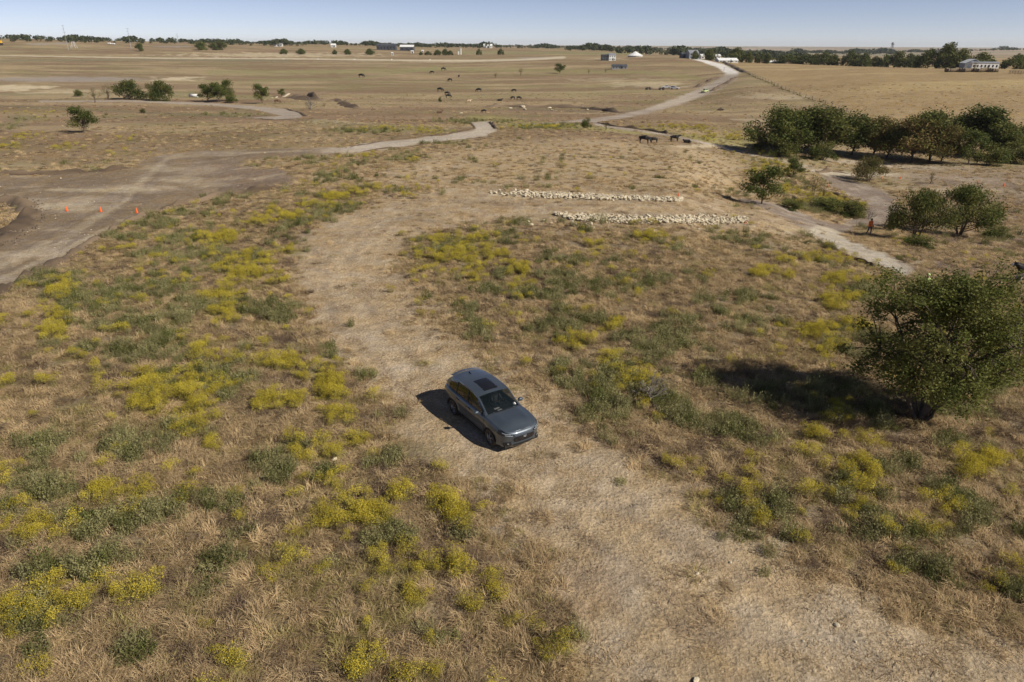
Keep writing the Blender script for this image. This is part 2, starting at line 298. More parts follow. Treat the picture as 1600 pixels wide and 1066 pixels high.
GRN = [(440, 490, 26, 16, 1), (150, 470, 70, 26, .6), (235, 455, 60, 18, .6), (60, 440, 30, 16, .6), (250, 522, 44, 10, .7), (130, 545, 40, 10, .5), (230, 700, 50, 26, .8), (60, 700, 46, 18, .6), (290, 675, 30, 12, .6), (45, 1010, 52, 40, 1), (70, 970, 40, 24, .8), (140, 820, 44, 18, .8), (200, 815, 44, 14, .8), (60, 760, 50, 24, .8), (25, 800, 30, 14, .7), (215, 1010, 36, 30, .8), (110, 895, 60, 14, .7), (250, 800, 34, 14, .8), (165, 870, 40, 16, .7), (620, 838, 30, 14, .9), (728, 828, 16, 12, 1), (350, 880, 30, 10, .6), (400, 400, 24, 8, .4), (320, 400, 60, 12, .4), (240, 350, 40, 8, .6), (270, 375, 50, 8, .5), (300, 475, 30, 10, .5), (340, 600, 30, 14, .7), (360, 620, 18, 10, .7), (870, 510, 34, 10, .7), (740, 482, 16, 6, .8), (850, 520, 20, 8, .5), (960, 600, 34, 18, 1), (1010, 615, 40, 14, .8), (1060, 655, 40, 12, .8), (1130, 672, 50, 18, .8), (1180, 690, 34, 12, .6), (1250, 620, 120, 26, .5), (1140, 785, 30, 12, .7), (1190, 815, 36, 10, .7), (1400, 730, 30, 12, .5), (1480, 700, 60, 14, .5), (1320, 770, 14, 24, .7), (780, 430, 20, 8, .7), (770, 452, 30, 8, .5), (850, 460, 60, 10, .5), (940, 450, 60, 12, .4), (1000, 440, 50, 12, .4), (1130, 470, 60, 12, .35), (1180, 510, 50, 12, .35), (1050, 520, 50, 12, .4), (1345, 460, 30, 14, .6), (1410, 880, 20, 12, .4), (1200, 895, 20, 5, .5), (1400, 935, 12, 8, .6), (700, 380, 60, 8, .4), (810, 345, 28, 6, .6), (560, 515, 20, 6, .3), (1590, 930, 30, 20, .5), (1530, 800, 40, 12, .5), (870, 440, 30, 10, .5), (350, 1010, 30, 14, .4), (690, 1000, 30, 12, .4), (590, 850, 24, 12, .6), (490, 885, 24, 8, .4),
 (40, 185, 30, 5, .9), (20, 196, 20, 5, .8), (160, 183, 60, 3, .5), (350, 180, 70, 2.5, .8), (280, 181, 30, 2, .6), (575, 205, 60, 4, .6), (680, 223, 60, 3, .4), (740, 190, 60, 4, .5), (860, 198, 60, 4, .6), (1280, 322, 60, 9, .9), (1240, 318, 24, 7, .7), (1400, 410, 40, 5, .3), (1560, 370, 30, 8, .5), (1340, 290, 50, 4, .5), (1250, 250, 60, 8, .5)]
PALE = [(150, 297, 70, 3, .8), (90, 325, 50, 8, .7), (190, 345, 40, 6, .7), (60, 334, 40, 5, .6), (290, 280, 30, 4, .5), (330, 290, 40, 4, .5), (250, 262, 30, 5, .5), (30, 137, 50, 3.5, 1), (15, 141, 30, 2, 1), (75, 145, 45, 1.5, .6), (280, 124, 34, 3, 1), (250, 131, 18, 1.5, .7), (1085, 229, 42, 2.2, .9), (1160, 338, 40, 3, .4), (1235, 362, 60, 6, .6), (1220, 385, 40, 8, .45), (1130, 305, 20, 3, .2), (700, 96, 60, 2, .4), (430, 86, 140, 3, .7), (950, 92, 30, 1.5, .4), (530, 190, 40, 3, .3), (1190, 150, 30, 4, .3), (1230, 152, 30, 3, .4), (1500, 297, 40, 4, .5), (1440, 410, 20, 4, .6), (1180, 188, 30, 2, .5), (955, 125, 60, 3, .3), (1020, 132, 60, 4, .5), (1500, 300, 90, 12, .25), (850, 306, 120, 6, .2), (130, 142, 60, 2, .4), (1100, 372, 40, 6, .2), (540, 97, 80, 1.2, .2)]
GREY = [(100, 124, 130, 4, .9), (65, 69, 20, 1.6, .9), (95, 68, 14, 1.6, .8), (270, 73, 30, 1.3, .8), (840, 91, 30, 1.8, .9), (1050, 412, 0.1, 0.1)]
GRAZE = [(600, 275), (640, 252), (760, 226), (900, 214), (1020, 222), (1130, 240), (1170, 262), (1140, 296), (1060, 300), (900, 292), (760, 290), (660, 298), (590, 306)]
def fields(x, y, z=None):
    """all ground-cover weights at ground points x, y"""
    x = np.asarray(x, float); y = np.asarray(y, float)
    if z is None: z = H(x, y)
    px, py, Z = proj(x, y, z)
    r = np.hypot(x, y)
    n1 = fbm(x/1.3, y/1.3, 21, 3)-.5; n2 = fbm(x/5, y/5, 31, 3)-.5; nn = np.where(r < 60, n1, n2)
    # far away, noise cells must grow with range to stay visible
    n3 = fbm(x/np.maximum(r/18, .6), y/np.maximum(r/18, .6), 41, 2)-.5
    amp = np.clip(900/np.maximum(r, 15), 3, 34)
    o = {}
    o['track'] = poly_soft(px, py, TRACK, np.clip(1000/r, 5, 40), nn*amp*2.3-np.clip(80/r, .5, 4))
    ee = sm(280, 360, px)*sm(249, 256, py); rd = poly_soft(px, py, LROAD, 1.5+6*ee, nn*(6+26*ee)-5*ee)
    rd2 = poly_soft(px, py, LROAD2, .8, 0)
    o['road'] = np.maximum(rd, rd2)
    o['road2'] = rd2
    o['gravel'] = np.maximum(stroke(px, py, GRAVEL, n2*.5), stroke(px, py, GTRAIL, n2*.5))
    o['path'] = stroke(px, py, RPATH, nn*.7)
    o['dark'] = np.maximum(stroke(px, py, RDARK1, nn*.9), stroke(px, py, RDARK2, nn*.9))
    o['pale2'] = np.maximum(stroke(px, py, RPALE, nn*.9, .6), stroke(px, py, RPALE2, nn*.9, .6))
    o['streak'] = stroke(px, py, BIGSTREAK, n2*.5, .5)
    o['pale'] = ells(px, py, PALE, nn*2.4)
    o['grey'] = ells(px, py, GREY, nn*1.0)
    o['yel'] = ells(px, py, YEL, n1*1.5)
    o['grn'] = ells(px, py, GRN, n1*1.4)
    bare = np.clip(o['track']+o['road']+o['gravel']+o['path']+o['dark']+o['pale2']*.9, 0, 1)
    o['bare'] = bare
    gz = poly_soft(px, py, GRAZE, 8, nn*22)*(1-bare); o['graze'] = gz
    inpic = (Z > .5)
    o['yel'] = o['yel']*(1-bare*.85)*(1-.7*gz)
    g = (1-bare)*(1-.85*gz)*(1-.6*sm(250, 235, py))*sm(.585, .71, fbm(x/3.1, y/3.1, 55, 3))*sm(150, 70, r)
    o['grn'] = np.maximum(o['grn']*(1-bare*.8), .55*g)
    yb = (1-bare)*(1-.9*gz)*(1-.7*sm(250, 235, py))*sm(.64, .74, fbm(x/2.6+40, y/2.6, 65, 3))*sm(120, 60, r)*(1-sm(600, 1000, px)*sm(560, 500, py)*.3)
    o['yel'] = np.maximum(o['yel'], .24*yb)
    o['px'], o['py'], o['r'] = px, py, r
    o['n1'], o['n2'] = n1, n2
    return o

# ------------------------------------------------------------ terrain: one sheet, faces split into ground, roads and paths
az = np.concatenate([np.linspace(-math.pi, -.80, 60, endpoint=False), np.linspace(-.80, .80, 780), np.linspace(.80, math.pi, 61)[1:]])
rad = np.concatenate([[0.3, 3, 6, 8.5], np.geomspace(10, 12000, 680)])
A, R_ = np.meshgrid(az, rad); GX = (R_*np.sin(A)); GY = (R_*np.cos(A)); GZ = H(GX, GY)
F_ = fields(GX.ravel(), GY.ravel(), GZ.ravel())
def lerp(a, b, t): return a*(1-t[:, None])+np.asarray(b)[None, :]*t[:, None]
def line_world(pts):
    return np.array([tuple(at(*p))[:2] for p in pts])
RUTS = [line_world([(560, 372), (528, 410), (532, 450), (565, 510), (640, 585), (735, 668), (860, 765), (1000, 855), (1150, 940), (1340, 1064)]),
        line_world([(560, 372), (620, 338), (760, 322), (900, 324), (1050, 328), (1200, 342), (1290, 362)])]
RUTS2 = [line_world(p) for p in ([(2, 440), (110, 372), (190, 320), (228, 280), (262, 246), (340, 240), (480, 237), (600, 229), (690, 217), (745, 206), (765, 196)], [(2, 420), (100, 362), (180, 318)], [(2, 288), (120, 283), (230, 277), (400, 272)])]
def rut_at(x, y, L=None, half=.82):
    best = np.full(x.shape, 1e9)
    for P in (L or RUTS):
        for a, b in zip(P[:-1], P[1:]):
            d = b-a; t = np.clip(((x-a[0])*d[0]+(y-a[1])*d[1])/(d@d), 0, 1); best = np.minimum(best, np.hypot(x-a[0]-t*d[0], y-a[1]-t*d[1]))
    wob = (fbm(x/6, y/6, 111, 2)-.5)*.8
    e = np.abs(np.abs(best+wob)-half)
    return (1-sm(.12, .42, e))*(.35+.65*sm(.35, .55, fbm(x/4, y/4, 112, 2))), best
def ground_colour(F, x, y):
    n = len(x); col = np.tile(np.array([.365, .27, .152]), (n, 1)); r = F['r']; px, py = F['px'], F['py']
    k1 = fbm(x/9, y/9, 71, 4); k2 = fbm(x/45, y/30, 72, 4); k3 = fbm(x/260, y/120, 73, 4); k4 = fbm(x/1.1, y/1.1, 74, 3); k5 = fbm(x/90, y/40, 75, 4)
    # pasture: red-brown, tan, greenish
    col = lerp(col, (.43, .325, .205), sm(.42, .68, k1)*.8)
    col = lerp(col, (.26, .175, .105), sm(.55, .35, k4)*.45*sm(120, 60, r))
    far = sm(90, 160, r)
    col = lerp(col, (.25, .185, .108), far*.85)
    col = lerp(col, (.36, .27, .155), far*sm(.45, .65, k2)*.65)
    col = lerp(col, (.255, .17, .11), far*sm(.52, .36, k5)*.65)
    col = lerp(col, (.29, .25, .135), far*sm(.50, .66, k3)*.45*sm(.4, .6, k1))
    q1 = fbm(x/60, y/16, 171, 4); q2 = fbm(x/28, y/9, 172, 4)
    col = lerp(col, (.21, .14, .082), far*sm(.50, .36, q1)*.6); col = lerp(col, (.40, .305, .175), far*sm(.52, .68, q1)*.6)
    col = lerp(col, (.23, .20, .09), far*sm(.54, .68, q2)*.5)
    # right-hand field beyond the fence is golden
    gold = far*in_poly(px, py, [(1120, 88), (1200, 128), (1335, 182), (1400, 230), (1700, 260), (1700, 92), (1400, 90)]).astype(float)
    col = lerp(col, (.345, .245, .125), gold*.75)
    col = lerp(col, (.45, .345, .175), gold*sm(.50, .68, k5)*.7*sm(160, 120, py))
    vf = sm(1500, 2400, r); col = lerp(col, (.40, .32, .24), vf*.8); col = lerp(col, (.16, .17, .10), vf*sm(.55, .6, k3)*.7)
    # a few long greener swales
    def band(pts, w, c, s):
        nonlocal col
        d, _ = seg_d(px, py, pts, 3.0); col = lerp(col, c, (1-sm(w*.4, w, d+(F['n2'])*w*1.2))*s)
    band([(0, 95), (200, 93.5), (450, 95)], 6, (.20, .19, .12), .6)
    band([(330, 113), (560, 112), (700, 108), (850, 111), (1000, 113), (1090, 122)], 12, (.27, .24, .11), .7)
    band([(400, 126), (560, 123), (680, 106)], 8, (.25, .24, .11), .5)
    band([(700, 152), (900, 150), (1000, 142), (1070, 146)], 12, (.27, .23, .11), .5)
    band([(480, 190), (560, 196), (640, 200), (700, 205)], 18, (.25, .22, .11), .6)
    band([(740, 185), (800, 190), (900, 198), (1000, 205), (1180, 228)], 18, (.30, .28, .10), .6)
    band([(0, 148), (300, 146)], 8, (.24, .22, .12), .5)
    band([(270, 150), (420, 152)], 12, (.27, .26, .12), .5)
    band([(720, 82), (1000, 84)], 8, (.23, .25, .11), .5)
    band([(800, 170), (960, 176), (1000, 174)], 9, (.19, .145, .10), .6)
    band([(0, 166), (200, 175), (330, 180), (480, 188)], 5, (.15, .14, .09), .5)
    near = sm(85, 50, r)*(1-F['bare']); col = col*(1-.36*near[:, None])  # near soil darkened: shade of the gaps between tufts put into the colour
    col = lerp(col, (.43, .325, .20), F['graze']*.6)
    # bare ground
    t = F['track']; kt = fbm(x/2.2, y/2.2, 81, 4)
    col = lerp(col, (.385, .29, .18), t*.92); col = lerp(col, (.48, .37, .235), t*sm(.46, .68, kt)*.7); col = lerp(col, (.29, .205, .125), t*sm(.5, .34, fbm(x/.9, y/.9, 82, 3))*.6)
    dd, _ = seg_d(px, py, [(560, 360), (520, 430), (560, 500), (640, 570), (720, 640), (850, 720), (1000, 800), (1200, 930), (1400, 1060)]); cen = (1-sm(20, 110, dd))*t
    col = lerp(col, (.49, .38, .25), cen*.45); ru, rb = rut_at(x, y); col = lerp(col, (.30, .225, .15), t*ru*.55); col = lerp(col, (.53, .42, .29), t*np.clip(1-rb/.5, 0, 1)*.25)
    rt = sm(960, 1400, px)*sm(860, 1000, py)*t; col = lerp(col, (.45, .36, .245), rt*.5)
    rr_w = np.maximum(stroke(px, py, [(770, 303.5, 3), (850, 306.5, 3.2), (950, 310, 3), (1062, 314, 2)], F['n1']*.6, .5), stroke(px, py, [(875, 338, 3), (905, 343, 5), (1080, 346, 4.6), (1160, 347, 3)], F['n1']*.6, .5)); col = lerp(col, (.50, .43, .31), rr_w*.85)
    rd = F['road']; kr = fbm(x/7+y/9, y/3, 83, 4)
    rc = lerp(np.tile(np.array([.25, .185, .118]), (n, 1)), (.42, .335, .24), sm(.45, .70, kr)*.7)
    st = np.zeros(n)
    for L in ([(-20, 425, 8), (110, 366, 7), (190, 315, 6), (228, 275, 6), (262, 247, 4), (340, 240, 3), (480, 236, 2)], [(-20, 445, 4), (90, 395, 4), (170, 355, 3)], [(20, 415, 3), (140, 352, 3), (215, 290, 2)], [(560, 230, 4), (640, 224, 4), (700, 217, 4), (745, 208, 8), (760, 198, 8)]):
        st = np.maximum(st, stroke(px, py, L, F['n2']*.8, .7))
    rc = lerp(rc, (.47, .385, .27), st*.6)
    r2, _b = rut_at(x, y, RUTS2, .85); rc = lerp(rc, (.20, .155, .12), r2*.5*sm(150, 90, r)); kk = sm(.50, .62, fbm(x/1.6, y/4.5, 113, 3)); rc = lerp(rc, (.19, .145, .11), kk*.35)
    far_r = sm(480, 560, px)*sm(245, 235, py); rc = lerp(rc, (.52, .45, .365), far_r*.75)
    rc = lerp(rc, (.40, .34, .28), F['road2']*.8)
    mid = sm(247, 256, py)*sm(270, 380, px)*(1-far_r); rc = lerp(rc, (.24, .175, .125), mid*.75); rc = lerp(rc, (.46, .36, .24), mid*sm(.55, .68, kt)*.6)
    col = col*(1-rd[:, None])+rc*rd[:, None]
    g = F['gravel']; gc = lerp(np.tile(np.array([.33, .27, .215]), (n, 1)), (.70, .66, .60), sm(120, 112, py)); gc = lerp(gc, (.47, .40, .325), sm(.45, .65, kr)*sm(112, 122, py)*.8)
    gc = lerp(gc, (.50, .42, .33), sm(1115, 1080, px)*sm(180, 160, py)*sm(118, 128, py)*.7)
    col = col*(1-g[:, None])+gc*g[:, None]
    col = lerp(col, (.235, .185, .15), F['dark']*.9); col = lerp(col, (.40, .335, .26), F['dark']*sm(.5, .7, kt)*.6)
    col = lerp(col, (.47, .41, .325), F['path']*.95); col = lerp(col, (.42, .34, .25), F['pale2']*.75); col = lerp(col, (.55, .49, .38), F['pale2']*sm(.52, .7, kt)*.6)
    # brown bare slope right of the path
    br = sm(1380, 1480, px)*sm(450, 420, py)*sm(255, 275, py); col = lerp(col, (.27, .20, .145), br*.7)
    brd = sm(.56, .42, fbm(x/6, y/6, 88, 3))*br; col = lerp(col, (.15, .11, .085), brd*.5)
    col = lerp(col, (.19, .18, .18), F['grey']*.0); col = lerp(col, (.34, .30, .27), F['grey']*.75)
    col = lerp(col, (.60, .52, .38), F['streak']*.8); col = lerp(col, (.60, .50, .34), F['pale']*(.5+.35*far))
    col = lerp(col, (.29, .25, .06), F['yel']*.6*(sm(200, 40, r)*.5+.5)); col = lerp(col, (.19, .18, .085), F['grn']*.55)
    return np.clip(col, .02, .85)
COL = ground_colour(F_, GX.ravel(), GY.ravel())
def ground_mat():
    m = bpy.data.materials.new('prairie_ground'); m.use_nodes = True; nt = m.node_tree; p = nt.nodes['Principled BSDF']; L = nt.links.new
    p.inputs['Roughness'].default_value = .95; p.inputs['Specular IOR Level'].default_value = .1
    at_ = nt.nodes.new('ShaderNodeAttribute'); at_.attribute_name = 'cover'
    g = nt.nodes.new('ShaderNodeNewGeometry')
    def nz(scale, det, lo, hi, a=.3, b=.7, stretch=None):
        n = nt.nodes.new('ShaderNodeTexNoise'); n.inputs['Scale'].default_value = scale; n.inputs['Detail'].default_value = det; n.inputs['Roughness'].default_value = .65
        src = g.outputs['Position']
        if stretch:
            mp = nt.nodes.new('ShaderNodeMapping'); mp.inputs['Scale'].default_value = stretch; mp.inputs['Rotation'].default_value = (0, 0, .4); L(src, mp.inputs[0]); src = mp.outputs[0]
        L(src, n.inputs['Vector'])
        r = nt.nodes.new('ShaderNodeMapRange'); r.inputs['From Min'].default_value = a; r.inputs['From Max'].default_value = b; r.inputs['To Min'].default_value = lo; r.inputs['To Max'].default_value = hi
        L(n.outputs[0], r.inputs[0]); return n, r
    n1, r1 = nz(9, 8, .60, 1.34); n2, r2 = nz(1.4, 6, .80, 1.18); n3, r3 = nz(.16, 5, .86, 1.13, stretch=(1, 1.6, 1)); n4, r4 = nz(32, 4, .80, 1.2)
    def mul(a, b):
        k = nt.nodes.new('ShaderNodeMath'); k.operation = 'MULTIPLY'; L(a, k.inputs[0]); L(b, k.inputs[1]); return k.outputs[0]
    v = mul(mul(r1.outputs[0], r2.outputs[0]), mul(r3.outputs[0], r4.outputs[0]))
    vm = nt.nodes.new('ShaderNodeVectorMath'); vm.operation = 'SCALE'; L(at_.outputs['Color'], vm.inputs[0]); L(v, vm.inputs['Scale'])
    # small hue drift
    hs = nt.nodes.new('ShaderNodeHueSaturation'); n5, r5 = nz(.5, 4, .80, 1.2); L(r5.outputs[0], hs.inputs['Saturation']); L(vm.outputs[0], hs.inputs['Color'])
    L(hs.outputs[0], p.inputs['Base Color'])
    b = nt.nodes.new('ShaderNodeBump'); b.inputs['Strength'].default_value = .7; b.inputs['Distance'].default_value = .09
    b2 = nt.nodes.new('ShaderNodeBump'); b2.inputs['Strength'].default_value = .5; b2.inputs['Distance'].default_value = .5
    L(n1.outputs[0], b.inputs['Height']); L(n2.outputs[0], b2.inputs['Height']); L(b2.outputs[0], b.inputs['Normal']); L(b.outputs[0], p.inputs['Normal'])
    return m
M['ground'] = ground_mat()
na, nr = len(az), len(rad)
I, J = np.meshgrid(np.arange(nr-1), np.arange(na-1), indexing='ij')
a0 = (I*na+J).ravel(); QF = np.stack([a0, a0+1, a0+na+1, a0+na], 1)[:, ::-1]
fc = lambda k: F_[k][QF].mean(1)
cls = np.zeros(len(QF), int)
cls[fc('track') > .5] = 1; cls[fc('dark') > .5] = 5; cls[fc('path') > .5] = 4; cls[fc('gravel') > .45] = 3; cls[fc('road') > .5] = 2
ALLV = np.stack([GX.ravel(), GY.ravel(), GZ.ravel()], 1)
for k, nm in enumerate(['ground', 'mown_track', 'dirt_road', 'gravel_road', 'gravel_path', 'dirt_path']):
    q = QF[cls == k]; u, inv = np.unique(q, return_inverse=True)
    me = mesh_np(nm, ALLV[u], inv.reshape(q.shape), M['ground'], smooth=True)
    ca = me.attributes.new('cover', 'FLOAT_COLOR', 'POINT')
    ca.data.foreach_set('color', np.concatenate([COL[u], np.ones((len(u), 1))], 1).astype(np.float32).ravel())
    tag(link(nm, me), kind='structure')

# ------------------------------------------------------------ plants: source meshes
def blades(n, R, Lmin, Lmax, wd, lean, seed, flat=.5, swirl=None, mi=0, curl=.6):
    g = np.random.default_rng(seed)
    a = g.uniform(0, 2*np.pi, n); rr = R*np.sqrt(g.uniform(0, 1, n)); bx = rr*np.cos(a); by = rr*np.sin(a)
    d = a+g.normal(0, .9, n) if swirl is None else swirl+g.normal(0, .7, n)
    Ln = g.uniform(Lmin, Lmax, n); el = np.clip(g.normal(flat, .3, n), .05, 1.5)
    dx, dy = np.cos(d), np.sin(d); nx, ny = -dy, dx
    w_ = wd*g.uniform(.6, 1.3, n)
    p0 = np.stack([bx, by, np.full(n, -.02)], 1)
    c1 = np.stack([dx*np.cos(el), dy*np.cos(el), np.sin(el)], 1)
    p1 = p0+c1*(Ln*.5)[:, None]
    el2 = el-curl*g.uniform(.5, 1.6, n)
    c2 = np.stack([dx*np.cos(el2), dy*np.cos(el2), np.sin(el2)], 1)
    p2 = p1+c2*(Ln*.5)[:, None]; p2[:, 2] = np.maximum(p2[:, 2], .01)
    nn_ = np.stack([nx, ny, g.normal(0, .35, n)], 1)*w_[:, None]/2
    V = np.stack([p0-nn_, p0+nn_, p1+nn_*.8, p1-nn_*.8, p2+nn_*.12, p2-nn_*.12], 1).reshape(-1, 3)
    b = np.arange(n)*6
    Fq = np.concatenate([np.stack([b, b+1, b+2, b+3], 1), np.stack([b+3, b+2, b+4, b+5], 1)])
    return V, Fq, np.full(len(Fq), mi)
def leaf_quads(Cn, size, g, flatness=.0, asp=.6, mi=0):
    n = len(Cn); u = g.normal(0, 1, (n, 3)); u[:, 2] *= (1-flatness); u /= np.linalg.norm(u, axis=1)[:, None]
    t = g.normal(0, 1, (n, 3)); v = np.cross(u, t); v /= np.linalg.norm(v, axis=1)[:, None]
    s = (size*g.uniform(.55, 1.35, n))[:, None]
    a = u*s/2; b = v*s*asp/2
    V = np.stack([Cn-a, Cn+b*1.0, Cn+a, Cn-b], 1).reshape(-1, 3)
    k = np.arange(n)*4
    return V, np.stack([k, k+1, k+2, k+3], 1), np.full(n, mi)
def join(*parts):
    V = []; F = []; mi = []; o = 0
    for v, f, m in parts: V.append(v); F.append(f+o); mi.append(m); o += len(v)
    return np.concatenate(V), np.concatenate(F), np.concatenate(mi)
def src(cname, meshes):
    col = bpy.data.collections.new(cname)
    for i, me in enumerate(meshes): col.objects.link(bpy.data.objects.new(me.name, me))
    return col
def nm_mesh(name, parts, mats, smooth=False):
    V, F, mi = join(*parts); return mesh_np(name, V, F, mats, mi, smooth)
dry = []
for i in range(7):
    m_ = [M['grass_a'], M['grass_b'], M['grass_a'], M['grass_g'], M['grass_a'], M['grass_d'], M['grass_a']][i]
    sw = None if i in (0, 3, 5) else i*1.3
    dry.append(nm_mesh('dry_tuft', [blades(70, .26, .22, .50, .014, 0, 100+i, .55 if i % 2 else .8, sw, curl=.8)], [m_]))
dry_c = src('dry_sources', dry)
stub = [nm_mesh('stubble', [blades(110, .55, .05, .17, .012, 0, 200+i, .25, i*1.1, curl=.3)], [M['straw'] if i % 2 else (M['grass_b'] if i else M['grass_d'])]) for i in range(5)]
stub_c = src('stubble_sources', stub)
def broom(seed, dense=1.0):
    g = np.random.default_rng(seed); n = int(720*dense)
    lobes = [(g.uniform(-.28, .28), g.uniform(-.28, .28), g.uniform(.20, .38), g.uniform(.16, .26)) for _ in range(6)]
    P = []; 
    for i in range(n):
        l = lobes[i % 6]; th = g.uniform(0, 2*np.pi); ph = np.arccos(g.uniform(-.1, 1)); k = l[3]*g.uniform(.55, 1.22)
        P.append((l[0]+k*np.sin(ph)*np.cos(th), l[1]+k*np.sin(ph)*np.sin(th), max(l[2]+k*np.cos(ph)*.75, .02)))
    P = np.array(P); low = P[:, 2] < .26+g.normal(0, .07, n)
    a = leaf_quads(P[~low], .034, g, asp=.6, mi=0); b = leaf_quads(P[low], .045, g, asp=.4, mi=1)
    s = blades(60, .18, .25, .42, .012, 0, seed+1, 1.15, mi=1, curl=.2)
    return nm_mesh('broomweed', [a, b, s], [M['flower'], M['bweed']])
broom_m = [broom(300+i) for i in range(5)]
broom_c = src('broomweed_sources', broom_m)
def weed(seed, m_, h=.4, n=26, per=13, ls=.06, R=.26):
    g = np.random.default_rng(seed); P = []; st = MB()
    for k in range(n):
        a = g.uniform(0, 6.28); r0 = R*math.sqrt(g.uniform(0, 1)); ln = g.uniform(0, .5); hh = h*g.uniform(.5, 1.1)
        for j in range(per):
            t = (j+1)/per
            P.append((r0*math.cos(a)*(1+ln*t)+g.normal(0, .03), r0*math.sin(a)*(1+ln*t)+g.normal(0, .03), hh*t))
    P = np.array(P)
    return nm_mesh('weed', [leaf_quads(P, ls, g, asp=.38), blades(n*2, R, h*.5, h*.95, .012, 0, seed+5, 1.3, curl=.1)], [m_])
weed_m = [weed(400, M['weed']), weed(401, M['weed']), weed(402, M['weed'], .3), weed(403, M['weed_dk'], .28), weed(404, M['weed_dk'], .4)]
weed_c = src('weed_sources', weed_m)
def rock_mesh(seed, m_, sub=1, rough=.28):
    import bmesh
    bm = bmesh.new(); bmesh.ops.create_icosphere(bm, subdivisions=sub, radius=.5); g = random.Random(seed)
    ax = (g.uniform(.8, 1.25), g.uniform(.7, 1.0), g.uniform(.55, .85))
    for v in bm.verts:
        k = 1+g.uniform(-rough, rough); v.co = Vector((v.co.x*ax[0]*k, v.co.y*ax[1]*k, v.co.z*ax[2]*k*.85))
    me = bpy.data.meshes.new('rock'); bm.to_mesh(me); bm.free(); me.materials.append(m_); return me
clod_m = [rock_mesh(500+i, M['clod'], 1, .3) for i in range(4)]
clod_c = src('clod_sources', clod_m)
peb_m = [rock_mesh(520+i, M['rock'], 1, .25) for i in range(4)]
peb_c = src('pebble_sources', peb_m)
def scatter(name, P, rot, scl, idx, coll, label=None, cat=None):
    n = len(P); me = bpy.data.meshes.new(name); me.vertices.add(n); me.vertices.foreach_set('co', np.asarray(P, np.float32).ravel())
    for nm, ty, d in (('rot', 'FLOAT_VECTOR', rot), ('scl', 'FLOAT_VECTOR', scl)):
        a = me.attributes.new(nm, ty, 'POINT'); a.data.foreach_set('vector', np.asarray(d, np.float32).ravel())
    a = me.attributes.new('idx', 'INT', 'POINT'); a.data.foreach_set('value', np.asarray(idx, np.int32))
    me.update(); o = link(name, me)
    ng = bpy.data.node_groups.new(name+'_nodes', 'GeometryNodeTree')
    ng.interface.new_socket('Geometry', in_out='INPUT', socket_type='NodeSocketGeometry'); ng.interface.new_socket('Geometry', in_out='OUTPUT', socket_type='NodeSocketGeometry')
    N = ng.nodes.new; L = ng.links.new
    gi, go, ip, ci = N('NodeGroupInput'), N('NodeGroupOutput'), N('GeometryNodeInstanceOnPoints'), N('GeometryNodeCollectionInfo')
    ci.inputs['Collection'].default_value = coll; ci.inputs['Separate Children'].default_value = True; ci.inputs['Reset Children'].default_value = True
    ip.inputs['Pick Instance'].default_value = True
    def na_(nm, ty):
        k = N('GeometryNodeInputNamedAttribute'); k.data_type = ty; k.inputs['Name'].default_value = nm; return k.outputs['Attribute']
    er = N('FunctionNodeEulerToRotation'); L(na_('rot', 'FLOAT_VECTOR'), er.inputs[0])
    L(gi.outputs[0], ip.inputs['Points']); L(ci.outputs[0], ip.inputs['Instance']); L(na_('idx', 'INT'), ip.inputs['Instance Index'])
    L(er.outputs[0], ip.inputs['Rotation']); L(na_('scl', 'FLOAT_VECTOR'), ip.inputs['Scale']); L(ip.outputs[0], go.inputs[0])
    md = o.modifiers.new('scatter', 'NODES'); md.node_group = ng
    tag(o, label, cat, kind='stuff'); return o
# candidate points: density falls with range, sizes grow
def cand(r0, r1, dens, half=.76):
    n = int(.5*(r1*r1-r0*r0)*2*half*dens); r = np.sqrt(rng.uniform(r0*r0, r1*r1, n)); a = rng.uniform(-half, half, n)
    return r*np.sin(a), r*np.cos(a)
CX, CY, CS = [], [], []
for r0, r1, d, s in ((11, 30, 20, 1.0), (30, 48, 14, 1.0), (48, 75, 7.5, 1.1), (75, 120, 3.6, 1.3), (120, 190, 1.1, 1.5), (190, 330, .15, 1.8)):
    x, y = cand(r0, r1, d, .98 if r1 < 40 else .80); CX.append(x); CY.append(y); CS.append(np.full(len(x), s))
CX = np.concatenate(CX); CY = np.concatenate(CY); CS = np.concatenate(CS); CZ = H(CX, CY)
FF = fields(CX, CY, CZ); ncand = len(CX)
car_spot = at(733, 672)
near_car = np.hypot(CX-car_spot.x, CY-car_spot.y) < 2.9
u = rng.uniform(0, 1, ncand); u2 = rng.uniform(0, 1, ncand)
clump = fbm(CX/.9, CY/.9, 91, 3); r_ = FF['r']
roady = np.clip(FF['road']+FF['gravel']+FF['path']+FF['dark'], 0, 1)
py_, px_ = FF['py'], FF['px']
smoothhill = sm(300, 255, py_)*.35                                   # grazed far slopes have shorter grass
trk = FF['track']
pal = np.clip(FF['pale']+FF['pale2'], 0, 1)
p_y = FF['yel']*np.where(r_ < 30, .46, .50)*(CS**-.3)
p_y = p_y*(.55+.75*sm(.35, .6, fbm(CX/4, CY/4, 141, 3)))
p_y = np.maximum(p_y, .006*(1-FF['bare'])*sm(110, 60, r_)*np.where(px_ < 1000, 1.5, .6))
is_y = (u < p_y*(.45+1.1*sm(.35, .65, clump))) & (roady < .3)
p_g = FF['grn']*.75
is_g = (~is_y) & (u2 < p_g*(.4+1.2*sm(.35, .6, fbm(CX/.8+9, CY/.8, 92, 3)))) & (roady < .5)
p_d = (1-np.clip(trk*1.02, 0, 1))*(1-roady)*(1-pal*.7)*(.45+.75*sm(.35, .6, clump))*(1-smoothhill)
p_d = p_d*(1-.62*FF['graze'])*(1-.35*sm(250, 235, py_))
